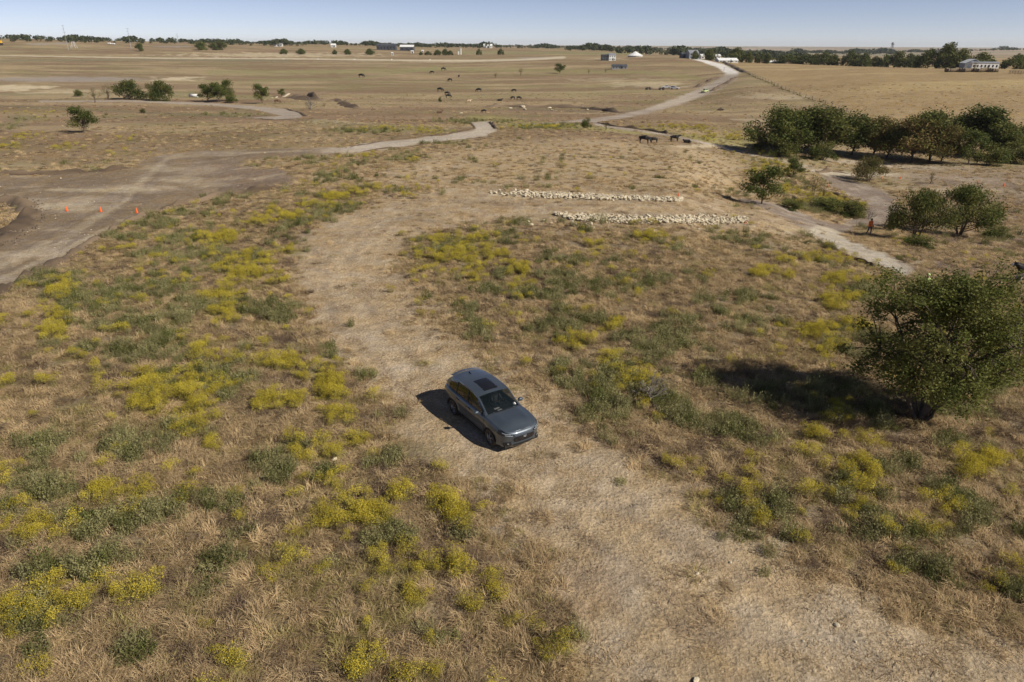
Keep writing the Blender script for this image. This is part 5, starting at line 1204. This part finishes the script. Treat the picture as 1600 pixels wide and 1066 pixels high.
    rnd = lambda f: math.sqrt(max(0, 1-max(0, (f-.78)/.22)**2))
    gmid, gh = .56, .17
    front('grille_surround', .128, lambda f: gmid-(gh+.03)*rnd(f)-.0, lambda f: gmid+(gh+.025)*rnd(f), M['paint'], .010, 16)
    gr = front('grille', .118, lambda f: gmid-gh*rnd(f), lambda f: gmid+gh*rnd(f), M['gloss'], .016, 16)
    q = MB()
    for k in range(-11, 12):
        for j in range(5):
            s = abs(k+.5*(j % 2))/11.5*.104+1e-4; sd = 1 if k+.5*(j % 2) >= 0 else -1; e = shell(s, gmid-.10+j*.05, .020, sd, True); q.box(e, (.006, .018, .008))
    m_ = q.build('grille_mesh', M['rubber'], gr); tag(m_, kind='stuff')
    front('lower_intake', .115, lambda f: .13, lambda f: .28*rnd(f*.9), M['black'], .006, 10)
    front('skid_plate', .135, lambda f: .02, lambda f: .075, M['chrome'], .030, 12)
    bb = MB(); n_ = 20; e = shell(1e-4, .70, .028, 1, True)
    for a in range(n_):
        th0, th1 = 2*math.pi*a/n_, 2*math.pi*(a+1)/n_; bb.tube([(e.x, .075*math.cos(th0), e.z+.05*math.sin(th0)), (e.x, .075*math.cos(th1), e.z+.05*math.sin(th1))], .008, 5)
    bb.tube([(e.x, -.06, e.z+.02), (e.x+.004, 0, e.z-.012), (e.x, .06, e.z+.02)], .008, 5); bb.build('badge', M['chrome'], gr)
    fn = MB(); fn.add([(-1.62, -.02, 1.53), (-1.38, -.02, 1.60), (-1.62, .02, 1.53), (-1.38, .02, 1.60), (-1.64, 0, 1.66), (-1.56, 0, 1.665), (-1.40, 0, 1.60), (-1.66, 0, 1.53)], [(0, 1, 5, 4), (2, 4, 5, 3), (0, 4, 7), (2, 7, 4), (1, 3, 5)]); fn.build('antenna_fin', M['black'], rf)
    cw = MB(); P = []
    for k in range(13):
        v = k/6-1; P.append([Vector((1.05+.11*(1-v*v), v*.70, 1.055+.045*(1-v*v)+.0)), Vector((.95+.11*(1-v*v), v*.715, 1.07+.06*(1-v*v)))])
    cw.grid(P); cw.build('cowl', M['black'], car, True)
    for y0, y1 in ((-.55, .02), (.05, .60)):
        wp = MB(); wp.tube([(1.12, y0+.5, 1.115), (1.10, y0+.2, 1.135), (1.06, y1-.55, 1.12)], .012, 5); wp.build('wiper', M['black'], car)
    # cabin
    db = MB(); db.box((.72, 0, .93), (.5, 1.42, .16), taper=.9); db.build('dashboard', M['seat'], car)
    for sy in (.37, -.37):
        sb = MB(); sb.box((-.15, sy, .68), (.52, .5, .16), taper=.93); sb.box((-.42, sy, .98), (.16, .48, .62), Matrix.Rotation(-.2, 3, 'Y'), taper=.85); sb.box((-.52, sy, 1.36), (.1, .26, .17), taper=.85); sb.build('seat', M['seat'], car)
    rs_ = MB(); rs_.box((-1.1, 0, .68), (.5, 1.3, .16)); rs_.box((-1.36, 0, .98), (.15, 1.3, .55), Matrix.Rotation(-.25, 3, 'Y')); rs_.build('rear_seat', M['seat'], car)
    sw = MB()
    for a in range(16):
        th0, th1 = 2*math.pi*a/16, 2*math.pi*(a+1)/16; f2 = lambda th: (.42-.07*math.sin(th), .37+.18*math.cos(th), 1.04+.16*math.sin(th)); sw.tube([f2(th0), f2(th1)], .014, 5)
    sw.tube([(.42, .19, 1.04), (.42, .55, 1.04)], .015, 5); sw.build('steering_wheel', M['black'], car)
    im = MB(); im.box((.30, 0, 1.42), (.03, .24, .07)); im.build('interior_mirror', M['black'], car)
    st = MB(); st.box((.905, .56, 1.155), (.10, .10, .004), Matrix.Rotation(.55, 3, 'Y')); st.build('windscreen_sticker', M['paper'], ws)
    def W(x, y, z): return car.matrix_basis @ Vector((x, y, z))
    bpy.context.view_layer.update()
    for x, y, z, dx, dy, lb in ((.84, -.06, 1.014, .13, .20, 'white paper sheet on the car dashboard, nearer the windscreen'), (.66, -.10, 1.014, .09, .24, 'folded white paper on the dashboard behind the sheet')):
        q = MB(); q.box((0, 0, .004), (dx, dy, .006)); o = q.build('paper_sheet', M['paper']); o.location = car.matrix_world @ Vector((x, y, z)); o.rotation_euler = (0, 0, hd+.1); tag(o, lb, 'paper')
    person(car.matrix_world @ Vector((-.12, .37, .62)), hd, 'sit', 'driver in a dark top holding the steering wheel inside the car', ['shirt'], 'jeans', s=sc_*.86)
    return car
def MB_to(mb, m_, sd, cy):
    if sd < 0: mb.v = [(v[0], 2*cy-v[1], v[2]) for v in mb.v]
    return mb.mesh('wheel', m_, True)
car = make_car()

# ------------------------------------------------------------ far vehicles
def small_truck(kind, paint, px, py, wpx, rz, label, fac=4.9):
    p = at(px, py); s = wpx*depth(p)/FX/fac; t = empty(kind, p, rz, s); tag(t, label, 'truck' if 'truck' in kind else 'car')
    b = MB(); prof = [(2.4, .5), (2.45, .85), (2.3, 1.0), (1.1, 1.1), (-2.4, 1.1), (-2.45, .6), (-2.3, .45), (2.2, .42)]
    P = []
    for y in (-.95, -.90, .90, .95):
        k = .0 if abs(y) == .90 else -.06; P.append([(x, y, z+(k if z > .7 else -k*.5)) for x, z in prof+[prof[0]]])
    b.grid(P)
    for y in (-.95, .95): b.add([(x, y, z) for x, z in prof], [tuple(range(len(prof)))])
    b.build('body', paint, t)
    c = MB(); xr = -2.2 if kind != 'pickup_truck' else -.9
    base = [(1.05, -.84), (1.05, .84), (xr-.1, .84), (xr-.1, -.84)]; top = [(.35, -.68), (.35, .68), (xr+.15, .68), (xr+.15, -.68)]
    c.add([(x, y, 1.09) for x, y in base]+[(x, y, 1.78) for x, y in top], [(4, 5, 6, 7), (0, 1, 5, 4), (1, 2, 6, 5), (2, 3, 7, 6), (3, 0, 4, 7)]); cb = c.build('roof', paint, t)
    Bv = [Vector((x, y, 1.09)) for x, y in base]; Tv = [Vector((x, y, 1.78)) for x, y in top]
    for k in range(4):
        q4 = [Bv[k], Bv[(k+1) % 4], Tv[(k+1) % 4], Tv[k]]; cc = sum(q4, Vector())/4; nn = (q4[1]-q4[0]).cross(q4[3]-q4[0]).normalized(); nn = nn if nn.dot(cc-Vector((0, 0, 1.4))) > 0 else -nn
        g_ = MB(); g_.add([cc+(v-cc)*.80+nn*.012 for v in q4], [(0, 1, 2, 3)]); g_.build('windscreen' if k == 0 else 'window', M['win'], t)
    for y in (-.78, .78):
        q = MB(); q.tube([(1.02, y, 1.1), (.36, y*.86, 1.76)], .05, 4); q.tube([(-.1, y*1.06, 1.1), (-.1, y*.9, 1.76)], .05, 4); q.build('pillar', paint, t)
    if kind == 'pickup_truck':
        q = MB(); q.box((-1.7, 0, 1.105), (1.35, 1.5, .02)); q.build('truck_bed', M['black'], t)
    for x in (1.5, -1.5):
        for y in (-.85, .85):
            w_ = MB(); w_.lathe([(0, -.12), (.36, -.12), (.38, 0), (.36, .12), (0, .12)], 14, (x, y, .38), axis='y'); w_.build('wheel', M['rubber'], t)
    for y in (-.65, .65): q = MB(); q.box((2.42, y, .85), (.06, .32, .14)); q.build('headlight', M['cream'], t)
    q = MB(); q.box((2.44, 0, .78), (.05, .85, .2)); q.build('grille', M['black'], t)
    return t
small_truck('pickup_truck', M['white'], 1041, 138.3, 14, math.radians(165), 'white pickup truck parked behind and left of the white van on the pasture')
small_truck('white_van', M['white'], 1054, 139.8, 14, math.radians(-25), 'white van-like car parked in front of the white pickup')
small_truck('offroad_car', M['lime_car'], 1101, 144.5, 10.5, math.radians(-130), 'pale green off-road vehicle driving on the gravel road', 3.6)
def quad(px, py, rz, label):
    p = at(px, py); t = empty('quad_bike', p, rz, 1.35); tag(t, label, 'quad bike')
    b = MB(); b.box((0, 0, .62), (1.3, .38, .3), taper=.75); b.box((-.65, 0, .8), (.6, .8, .08)); b.box((.65, 0, .8), (.55, .8, .08)); b.build('body', M['black'], t)
    h = MB(); h.tube([(.35, -.4, 1.12), (.3, 0, 1.02), (.35, .4, 1.12)], .025, 5); h.tube([(.3, 0, 1.02), (.55, 0, .7)], .03, 5); h.build('handlebar', M['black'], t)
    for x in (.65, -.65):
        for y in (-.45, .45): w_ = MB(); w_.lathe([(0, -.12), (.26, -.12), (.3, 0), (.26, .12), (0, .12)], 12, (x, y, .3), axis='y'); w_.build('wheel', M['rubber'], t)
quad(1013, 140.5, .3, 'dark quad bike at the left of the gear laid out on the pasture')
quad(1033.5, 141, .2, 'dark quad bike just left of the parked white pickup')
# small pile of poles between the quads
q = MB()
p = at(1023, 141)
for k in range(5): a = k*.9; q.tube([(-1.5*math.cos(a), -1.5*math.sin(a), .15), (1.5*math.cos(a), 1.5*math.sin(a), .25+.1*k)], .08, 5)
o = q.build('pole_pile', M['wood']); o.location = p; tag(o, 'loose pile of poles on the grass between the two quad bikes', 'pile')

# ------------------------------------------------------------ buildings
def gable(name, px, r, w_, d, hw, hr, rz, wallm, roofm, label, cat='barn', wins=4, door=True, flat=False, floors=1, py=None, overhang=.4):
    p = spot(px, r); k_ = .66 if r < 765 else 1.0; w_ *= k_; d *= k_; hw *= .5+.5*k_; hr *= .5+.5*k_; overhang *= k_
    if py is not None:       # lift the base so that it shows over the rise as in the photo
        pass
    t = empty(name, p, rz); tag(t, label, cat)
    w = MB(); w.box((0, 0, hw/2-.5), (w_, d, hw+1)); w.add([(-w_/2, -d/2, hw), (-w_/2, d/2, hw), (-w_/2, 0, hr-.15), (w_/2, -d/2, hw), (w_/2, d/2, hw), (w_/2, 0, hr-.15)], [(0, 1, 2), (4, 3, 5)]); w.build('wall', wallm, t)
    rf = MB()
    for s in (1, -1):
        a = [(-w_/2-overhang, s*(d/2+overhang), hw-.05), (w_/2+overhang, s*(d/2+overhang), hw-.05), (w_/2+overhang, 0, hr), (-w_/2-overhang, 0, hr)]
        rf.add(a+[(x, y, z+.14) for x, y, z in a], [(0, 1, 2, 3), (7, 6, 5, 4), (0, 4, 5, 1), (1, 5, 6, 2), (2, 6, 7, 3), (3, 7, 4, 0)])
    rf.build('roof', roofm, t)
    for f in range(floors):
        z0 = hw/floors*(f+.5)
        for k in range(wins):
            x = (k+.5)/wins*w_-w_/2; q = MB(); q.box((x, -d/2-.03, z0), (w_/wins*.4, .1, hw/floors*.4)); q.build('window', M['win'], t)
    if door: q = MB(); q.box((w_*.12, -d/2-.05, 1.05), (w_/max(wins, 1)*.35, .14, 2.1)); q.build('door', M['black'], t)
    return t
gable('house', 954.5, 650, 9, 8, 5.4, 7, .05, M['white'], M['greymetal'], 'white two-storey house on the ridge left of the gravel road top', 'house', 3, True, floors=2)
gable('house_wing', 944, 650, 10, 9, 5.0, 6, .05, M['dkroof'], M['dkroof'], 'dark glazed block attached to the left of the white two-storey house', 'building', 4, True, floors=2)
def hut():
    p = spot(991, 760); t = empty('canopy_tent', p, 0); tag(t, 'white peaked tent canopy on the ridge right of the two-storey house', 'tent')
    q = MB(); q.lathe([(8, 1.2), (7.6, 1.5), (2.6, 3.9), (.4, 5.2), (0, 5.3)], 16); q.build('canopy', M['white'], t)
    q = MB(); q.lathe([(7.4, -1), (7.4, 1.3)], 16); q.build('side_wall', M['cream'], t)
hut()
gable('low_shed', 967, 540, 16, 8, 2.2, 3.6, -.05, M['greymetal'], M['dkroof'], 'long low dark-roofed shed in the field below the white house', 'shed', 5)
gable('house', 1080, 700, 14, 12, 5.8, 8.6, .25, M['greymetal'], M['greymetal'], 'grey gabled house left of the long white sheds', 'house', 3, floors=2)
gable('house_annex', 1068, 705, 10, 10, 3.4, 5.6, .25, M['dkroof'], M['dkroof'], 'low dark annex at the left of the grey gabled house', 'house', 2)
gable('long_shed', 1108, 720, 28, 12, 3.6, 5.2, .05, M['cream'], M['white'], 'long white-roofed shed right of the grey gabled house', 'shed', 6)
gable('white_roofed_building', 1135, 660, 26, 14, 1.8, 4.0, .12, M['cream'], M['white'], 'low building with a bright white roof beside the road top', 'shed', 5)
gable('white_roofed_building', 1213, 700, 24, 10, 1.0, 2.4, .05, M['cream'], M['white'], 'low white roof half hidden left of the golden field\'s tree row', 'shed', 4)
gable('white_roofed_building', 1249, 700, 12, 8, 1.0, 2.2, .05, M['cream'], M['white'], 'small white roof between bushes at the golden field\'s far edge', 'shed', 2)
gable('long_barn', 602, 1080, 27, 14, 5.5, 8, .02, M['dkroof'], M['dkroof'], 'long dark barn on the skyline left of centre', 'barn', 6)
gable('white_barn', 634, 1060, 19, 14, 4.8, 7.5, .02, M['dkroof'], M['white'], 'open dark barn with white roof edge right of the long dark barn', 'barn', 3)
gable('small_hut', 641.5, 960, 3, 3, 2.4, 3.2, 0, M['white'], M['white'], 'tiny white hut in front of the white-roofed barn', 'hut', 1)
gable('small_hut', 658, 1010, 2.4, 2.4, 1.8, 2.6, 0, M['white'], M['white'], 'tiny white box building right of the skyline barns', 'hut', 1)
gable('small_hut', 610, 880, 1.8, 1.8, 2.6, 3.2, 0, M['white'], M['white'], 'small white post-like hut below the long dark barn', 'hut', 1)
gable('farmhouse', 760, 1400, 16, 9, 4, 7, .1, M['white'], M['white'], 'pale house among the trees right of the white gate posts', 'house', 3)
gable('farmhouse', 519, 1150, 7, 6, 3, 5, .1, M['white'], M['white'], 'small white house among scattered trees left of the barns', 'house', 2)
gable('farmhouse', 433, 1150, 12, 7, 3, 4.5, .1, M['cream'], M['greymetal'], 'pale house on the skyline between the bush trio and centre trees', 'house', 3)
# farm at the right
gable('barn', 1520, 520, 14, 14, 3.8, 6.4, 1.35, M['greymetal'], M['white'], 'grey barn with a white gable roof below the farm\'s tallest tree', 'barn', 3)
gable('long_farm_building', 1540, 512, 22, 8, 4.0, 4.7, -.12, M['white'], M['greymetal'], 'long white farm building with a row of dark windows', 'building', 7)
bale_m = None
q = MB(); q.lathe([(0, -.75), (.70, -.75), (.78, -.66), (.78, .66), (.70, .75), (0, .75)], 14, (0, 0, .74), axis='x'); bale_m = q.mesh('hay_bale', M['hay'], False)
for i in range(22):
    px = 1479+i*77/21; p = at(px, 112.6+.4*math.sin(i)); s = 6.0*depth(p)/FX/1.56; o = link('hay_bale', bale_m, None, p); o.scale = (s*.9, s, s*random.uniform(.9, 1.08)); o.rotation_euler = (0, 0, random.uniform(-.15, .15))
    if i == 0: lb = 'weathered round hay bale at the left end of the bale row before the farm'
    elif i == 21: lb = 'weathered round hay bale at the right end of the bale row before the farm'
    else: lb = 'dark weathered round bale inside the long row in front of the farm'
    tag(o, lb, 'hay bale', 'row of hay bales' if 0 < i < 21 else None)
tree('tree', 'sparse', 1521, 110, 13, 22, 'leaning grey tree in front of the barn, above the bale row')
# round pen panels at the far right
p = at(1588, 116); t = empty('cattle_pen', p); tag(t, 'small rusty pipe cattle pen right of the bale row', 'pen')
for k in range(8):
    a0_, a1_ = k*math.pi/4, (k+1)*math.pi/4; q = MB()
    for z in (.4, .9, 1.4): q.tube([(3*math.cos(a0_), 3*math.sin(a0_), z), (3*math.cos(a1_), 3*math.sin(a1_), z)], .06, 4)
    q.tube([(3*math.cos(a0_), 3*math.sin(a0_), 0), (3*math.cos(a0_), 3*math.sin(a0_), 1.6)], .08, 4); q.build('pen_panel', M['wood'], t)
# utility poles
for px, top, base, r, lb in [(103, 43, 66, 950, 'leftmost tall steel pole on the skyline, largest of the four'), (202, 47, 69, 1000, 'second tall steel pole from the left on the skyline'), (277.5, 54, 67, 1200, 'third steel pole from the left, over the far wood'), (338.5, 63, 72, 1300, 'faint short pole above the dark bush trio')]:
    p = spot(px, r); yb = float(proj(*p)[1]); h = (yb-top)*depth(p)/FX; t = empty('utility_pole', p); tag(t, lb, 'pole', 'steel poles along the far left skyline')
    q = MB(); q.tube([(0, 0, -1), (0, 0, h)], [.24, .1], 6); q.build('pole', M['greymetal'], t, True)
    for k in range(3): z = h*(.97-.13*k); q = MB(); q.tube([(-1.9 if k != 1 else -2.4, 0, z), (1.9 if k != 1 else .6, 0, z+.3)], .09, 5); q.build('cross_arm', M['greymetal'], t)
# lattice stand at left, gate posts in the middle
p = at(116, 75.5); Z = depth(p); hh = 9*Z/FX; t = empty('lattice_stand', p); tag(t, 'pale metal lattice stand on the far left pasture', 'stand')
for sx in (-1, 1):
    for sy in (-1, 1): q = MB(); q.tube([(sx*hh*.42, sy*hh*.3, 0), (sx*hh*.14, sy*hh*.12, hh)], .14, 5); q.build('leg', M['white'], t)
for k in range(3): z = hh*(.3+.3*k); w_ = hh*(.36-.08*k); q = MB(); q.tube([(-w_, -w_*.6, z), (w_, -w_*.6, z+hh*.12)], .1, 4); q.tube([(w_, -w_*.6, z), (-w_, -w_*.6, z+hh*.12)], .1, 4); q.build('brace', M['cream'], t)
q = MB(); q.box((0, 0, hh), (hh*.36, hh*.3, .5)); q.build('platform', M['white'], t)
for px, top, w_, lb in [(716.5, 80, 1.5, 'white solid gate pylon, left of the far pair'), (720.5, 76, 1.2, 'taller white lattice gate pylon, right of the far pair')]:
    p = at(px, 85.5); h = (85.5-top)*depth(p)/FX; t = empty('gate_pylon', p); tag(t, lb, 'pylon'); q = MB()
    q.box((0, 0, h/2), (w_, w_, h)); q.build('column', M['white'], t); q = MB(); q.box((0, 0, h+.1), (w_*1.4, w_*1.4, .3)); q.build('cap', M['greymetal'], t)
# water tower
p = spot(1391, 2900); t = empty('water_tower', p); tag(t, 'distant water tower on stilts above the far wood', 'water tower'); h = (float(proj(*p)[1])-67)*depth(p)/FX
q = MB(); q.lathe([(0, h*.70), (4, h*.74), (5, h*.84), (4, h*.94), (0, h)], 14); q.build('tank', M['greymetal'], t, True)
for k in range(4): a = k*math.pi/2+.7; q = MB(); q.tube([(6*math.cos(a), 6*math.sin(a), 0), (4*math.cos(a), 4*math.sin(a), h*.76)], .6, 5); q.build('leg', M['greymetal'], t)
q = MB(); q.tube([(0, 0, 0), (0, 0, h*.72)], .9, 6); q.build('riser', M['greymetal'], t)
# white trucks far left
for px, py, s, lb in [(171, 69.3, 4, 'tall white trailer on the far left skyline'), (177, 70, 5, 'low white trailer right of the tall one on the skyline')]:
    p = at(px, py); u_ = depth(p)/FX; t = empty('trailer', p); tag(t, lb, 'trailer'); q = MB(); q.box((0, 0, 1.6*u_*.7+.3), (s*u_, 2.4, 2.4*u_*.7), taper=.92); q.build('body', M['white'], t)
    for x in (-.3, .3):
        w2 = MB(); w2.lathe([(0, -1.3), (.45, -1.3), (.45, 1.3), (0, 1.3)], 10, (x*s*u_, 0, .4), axis='y'); w2.build('wheel', M['rubber'], t)
# yellow digger cut by the left frame edge
p = at(1, 71); t = empty('loader', p, .2); tag(t, 'yellow and black machine cut off by the left frame edge', 'loader'); u_ = depth(p)/FX
q = MB(); q.box((0, 0, 5.0*u_), (6*u_, 4*u_, 4*u_), taper=.8); q.build('cab', M['yellowp'], t); q = MB(); q.box((-1*u_, 0, 2.2*u_), (8*u_, 4.6*u_, 2.4*u_)); q.build('chassis', M['black'], t)
for x in (-3.4, 1.8):
    w2 = MB(); w2.lathe([(0, -2.2*u_), (1.5*u_, -2.2*u_), (1.5*u_, 2.2*u_), (0, 2.2*u_)], 12, (x*u_, 0, 1.4*u_), axis='y'); w2.build('wheel', M['rubber'], t)
q = MB(); q.tube([(-2*u_, 0, 6*u_), (-7*u_, 0, 9*u_), (-11*u_, 0, 4*u_)], .6*u_, 6); q.build('boom', M['yellowp'], t)
# white marker boxes on the far pale road
for i, px in enumerate((443, 497, 554, 612, 672)):
    p = at(px, 92.6+.35*i); u_ = depth(p)/FX; q = MB(); q.box((0, 0, .6*u_), (1.8*u_, 1.0*u_, 1.3*u_), taper=.85); o = q.build('marker_box', M['white']); o.location = p
    tag(o, 'small white marker box, '+['leftmost', 'second from left', 'middle', 'fourth from left', 'rightmost'][i]+' of five on the far pale road', 'marker', 'white markers along the far pale road')
# culvert pipe
p = at(303, 152); u_ = depth(p)/FX; q = MB(); L_ = 7.5*u_; q.lathe([(.55, -L_), (.6, -L_), (.6, L_), (.55, L_), (.55, -L_)], 14, (0, 0, .6), axis='x'); o = q.build('culvert_pipe', M['white'], None, True); o.location = p; o.rotation_euler = (0, 0, -.25); tag(o, 'pale culvert pipe lying on the green strip between the trees at left', 'pipe')
# litter bits in the right shade
# field fence
FP = [(1110, 91.5), (1130, 97), (1160, 112), (1180, 121), (1200, 129), (1240, 147), (1280, 160), (1310, 172), (1335, 183)]
W = densify(FP, 7.0); t = empty('field_fence', W[0]); tag(t, 'wire and wooden post fence overgrown with brush along the golden field', 'fence')
for p in W:
    q = MB(); q.tube([(0, 0, -.3), (0, 0, 1.35)], [.11, .09], 5); o = q.build('post', M['wood'], t); o.location = p-W[0]
q = MB()
for z in (.5, .9, 1.25): q.tube([p-W[0]+Vector((0, 0, z)) for p in W], .025, 3, cap=False)
q.build('wire', M['greymetal'], t)
wx = densify(FP, 1.2); n = len(wx); PP = np.array([(v.x+random.gauss(0, .5), v.y+random.gauss(0, .5), v.z) for v in wx]); PP[:, 2] = H(PP[:, 0], PP[:, 1])
s = rng.uniform(.4, 1.5, n); scatter('fence_brush', PP, euler(n), np.stack([s, s, s*.9], 1), rng.integers(0, 5, n), weed_c, 'dark brush and weeds growing along the field fence', 'brush')
berm('soil_berm', [(1120, 93.5), (1145, 104), (1165, 114)], 3, .8, step=4, clods=1)
# stakes on the gravel road
p = at(1131, 111); q = MB(); q.tube([(0, 0, 0), (0, 0, 1.9)], .1, 5); q.box((0, 0, 1.9), (.5, .06, .3)); o = q.build('road_marker', M['greymetal']); o.location = p; tag(o, 'thin marker post standing on the pale upper gravel road', 'post')
# rusty dark heap right of the gravel road
p = at(1126, 173); o = link('boulder', clod_m[0], None, p+Vector((0, 0, .4))); o.scale = (2.2, 1.4, 1.2); tag(o, 'dark heap of soil beside the stony patch right of the gravel road', 'soil heap')

# ------------------------------------------------------------ haze
def haze():
    q = MB(); q.box((0, 0, 27), (24600, 24600, 78)); me = q.mesh('haze', [])
    m = bpy.data.materials.new('haze_air'); m.use_nodes = True; nt = m.node_tree; nt.nodes.remove(nt.nodes['Principled BSDF'])
    v = nt.nodes.new('ShaderNodeVolumePrincipled'); v.inputs['Color'].default_value = (.90, .94, 1, 1); v.inputs['Density'].default_value = HAZE; v.inputs['Anisotropy'].default_value = .1
    nt.links.new(v.outputs[0], nt.nodes['Material Output'].inputs['Volume']); me.materials.append(m)
    tag(link('haze', me), kind='stuff')
HAZE = .00005
haze()
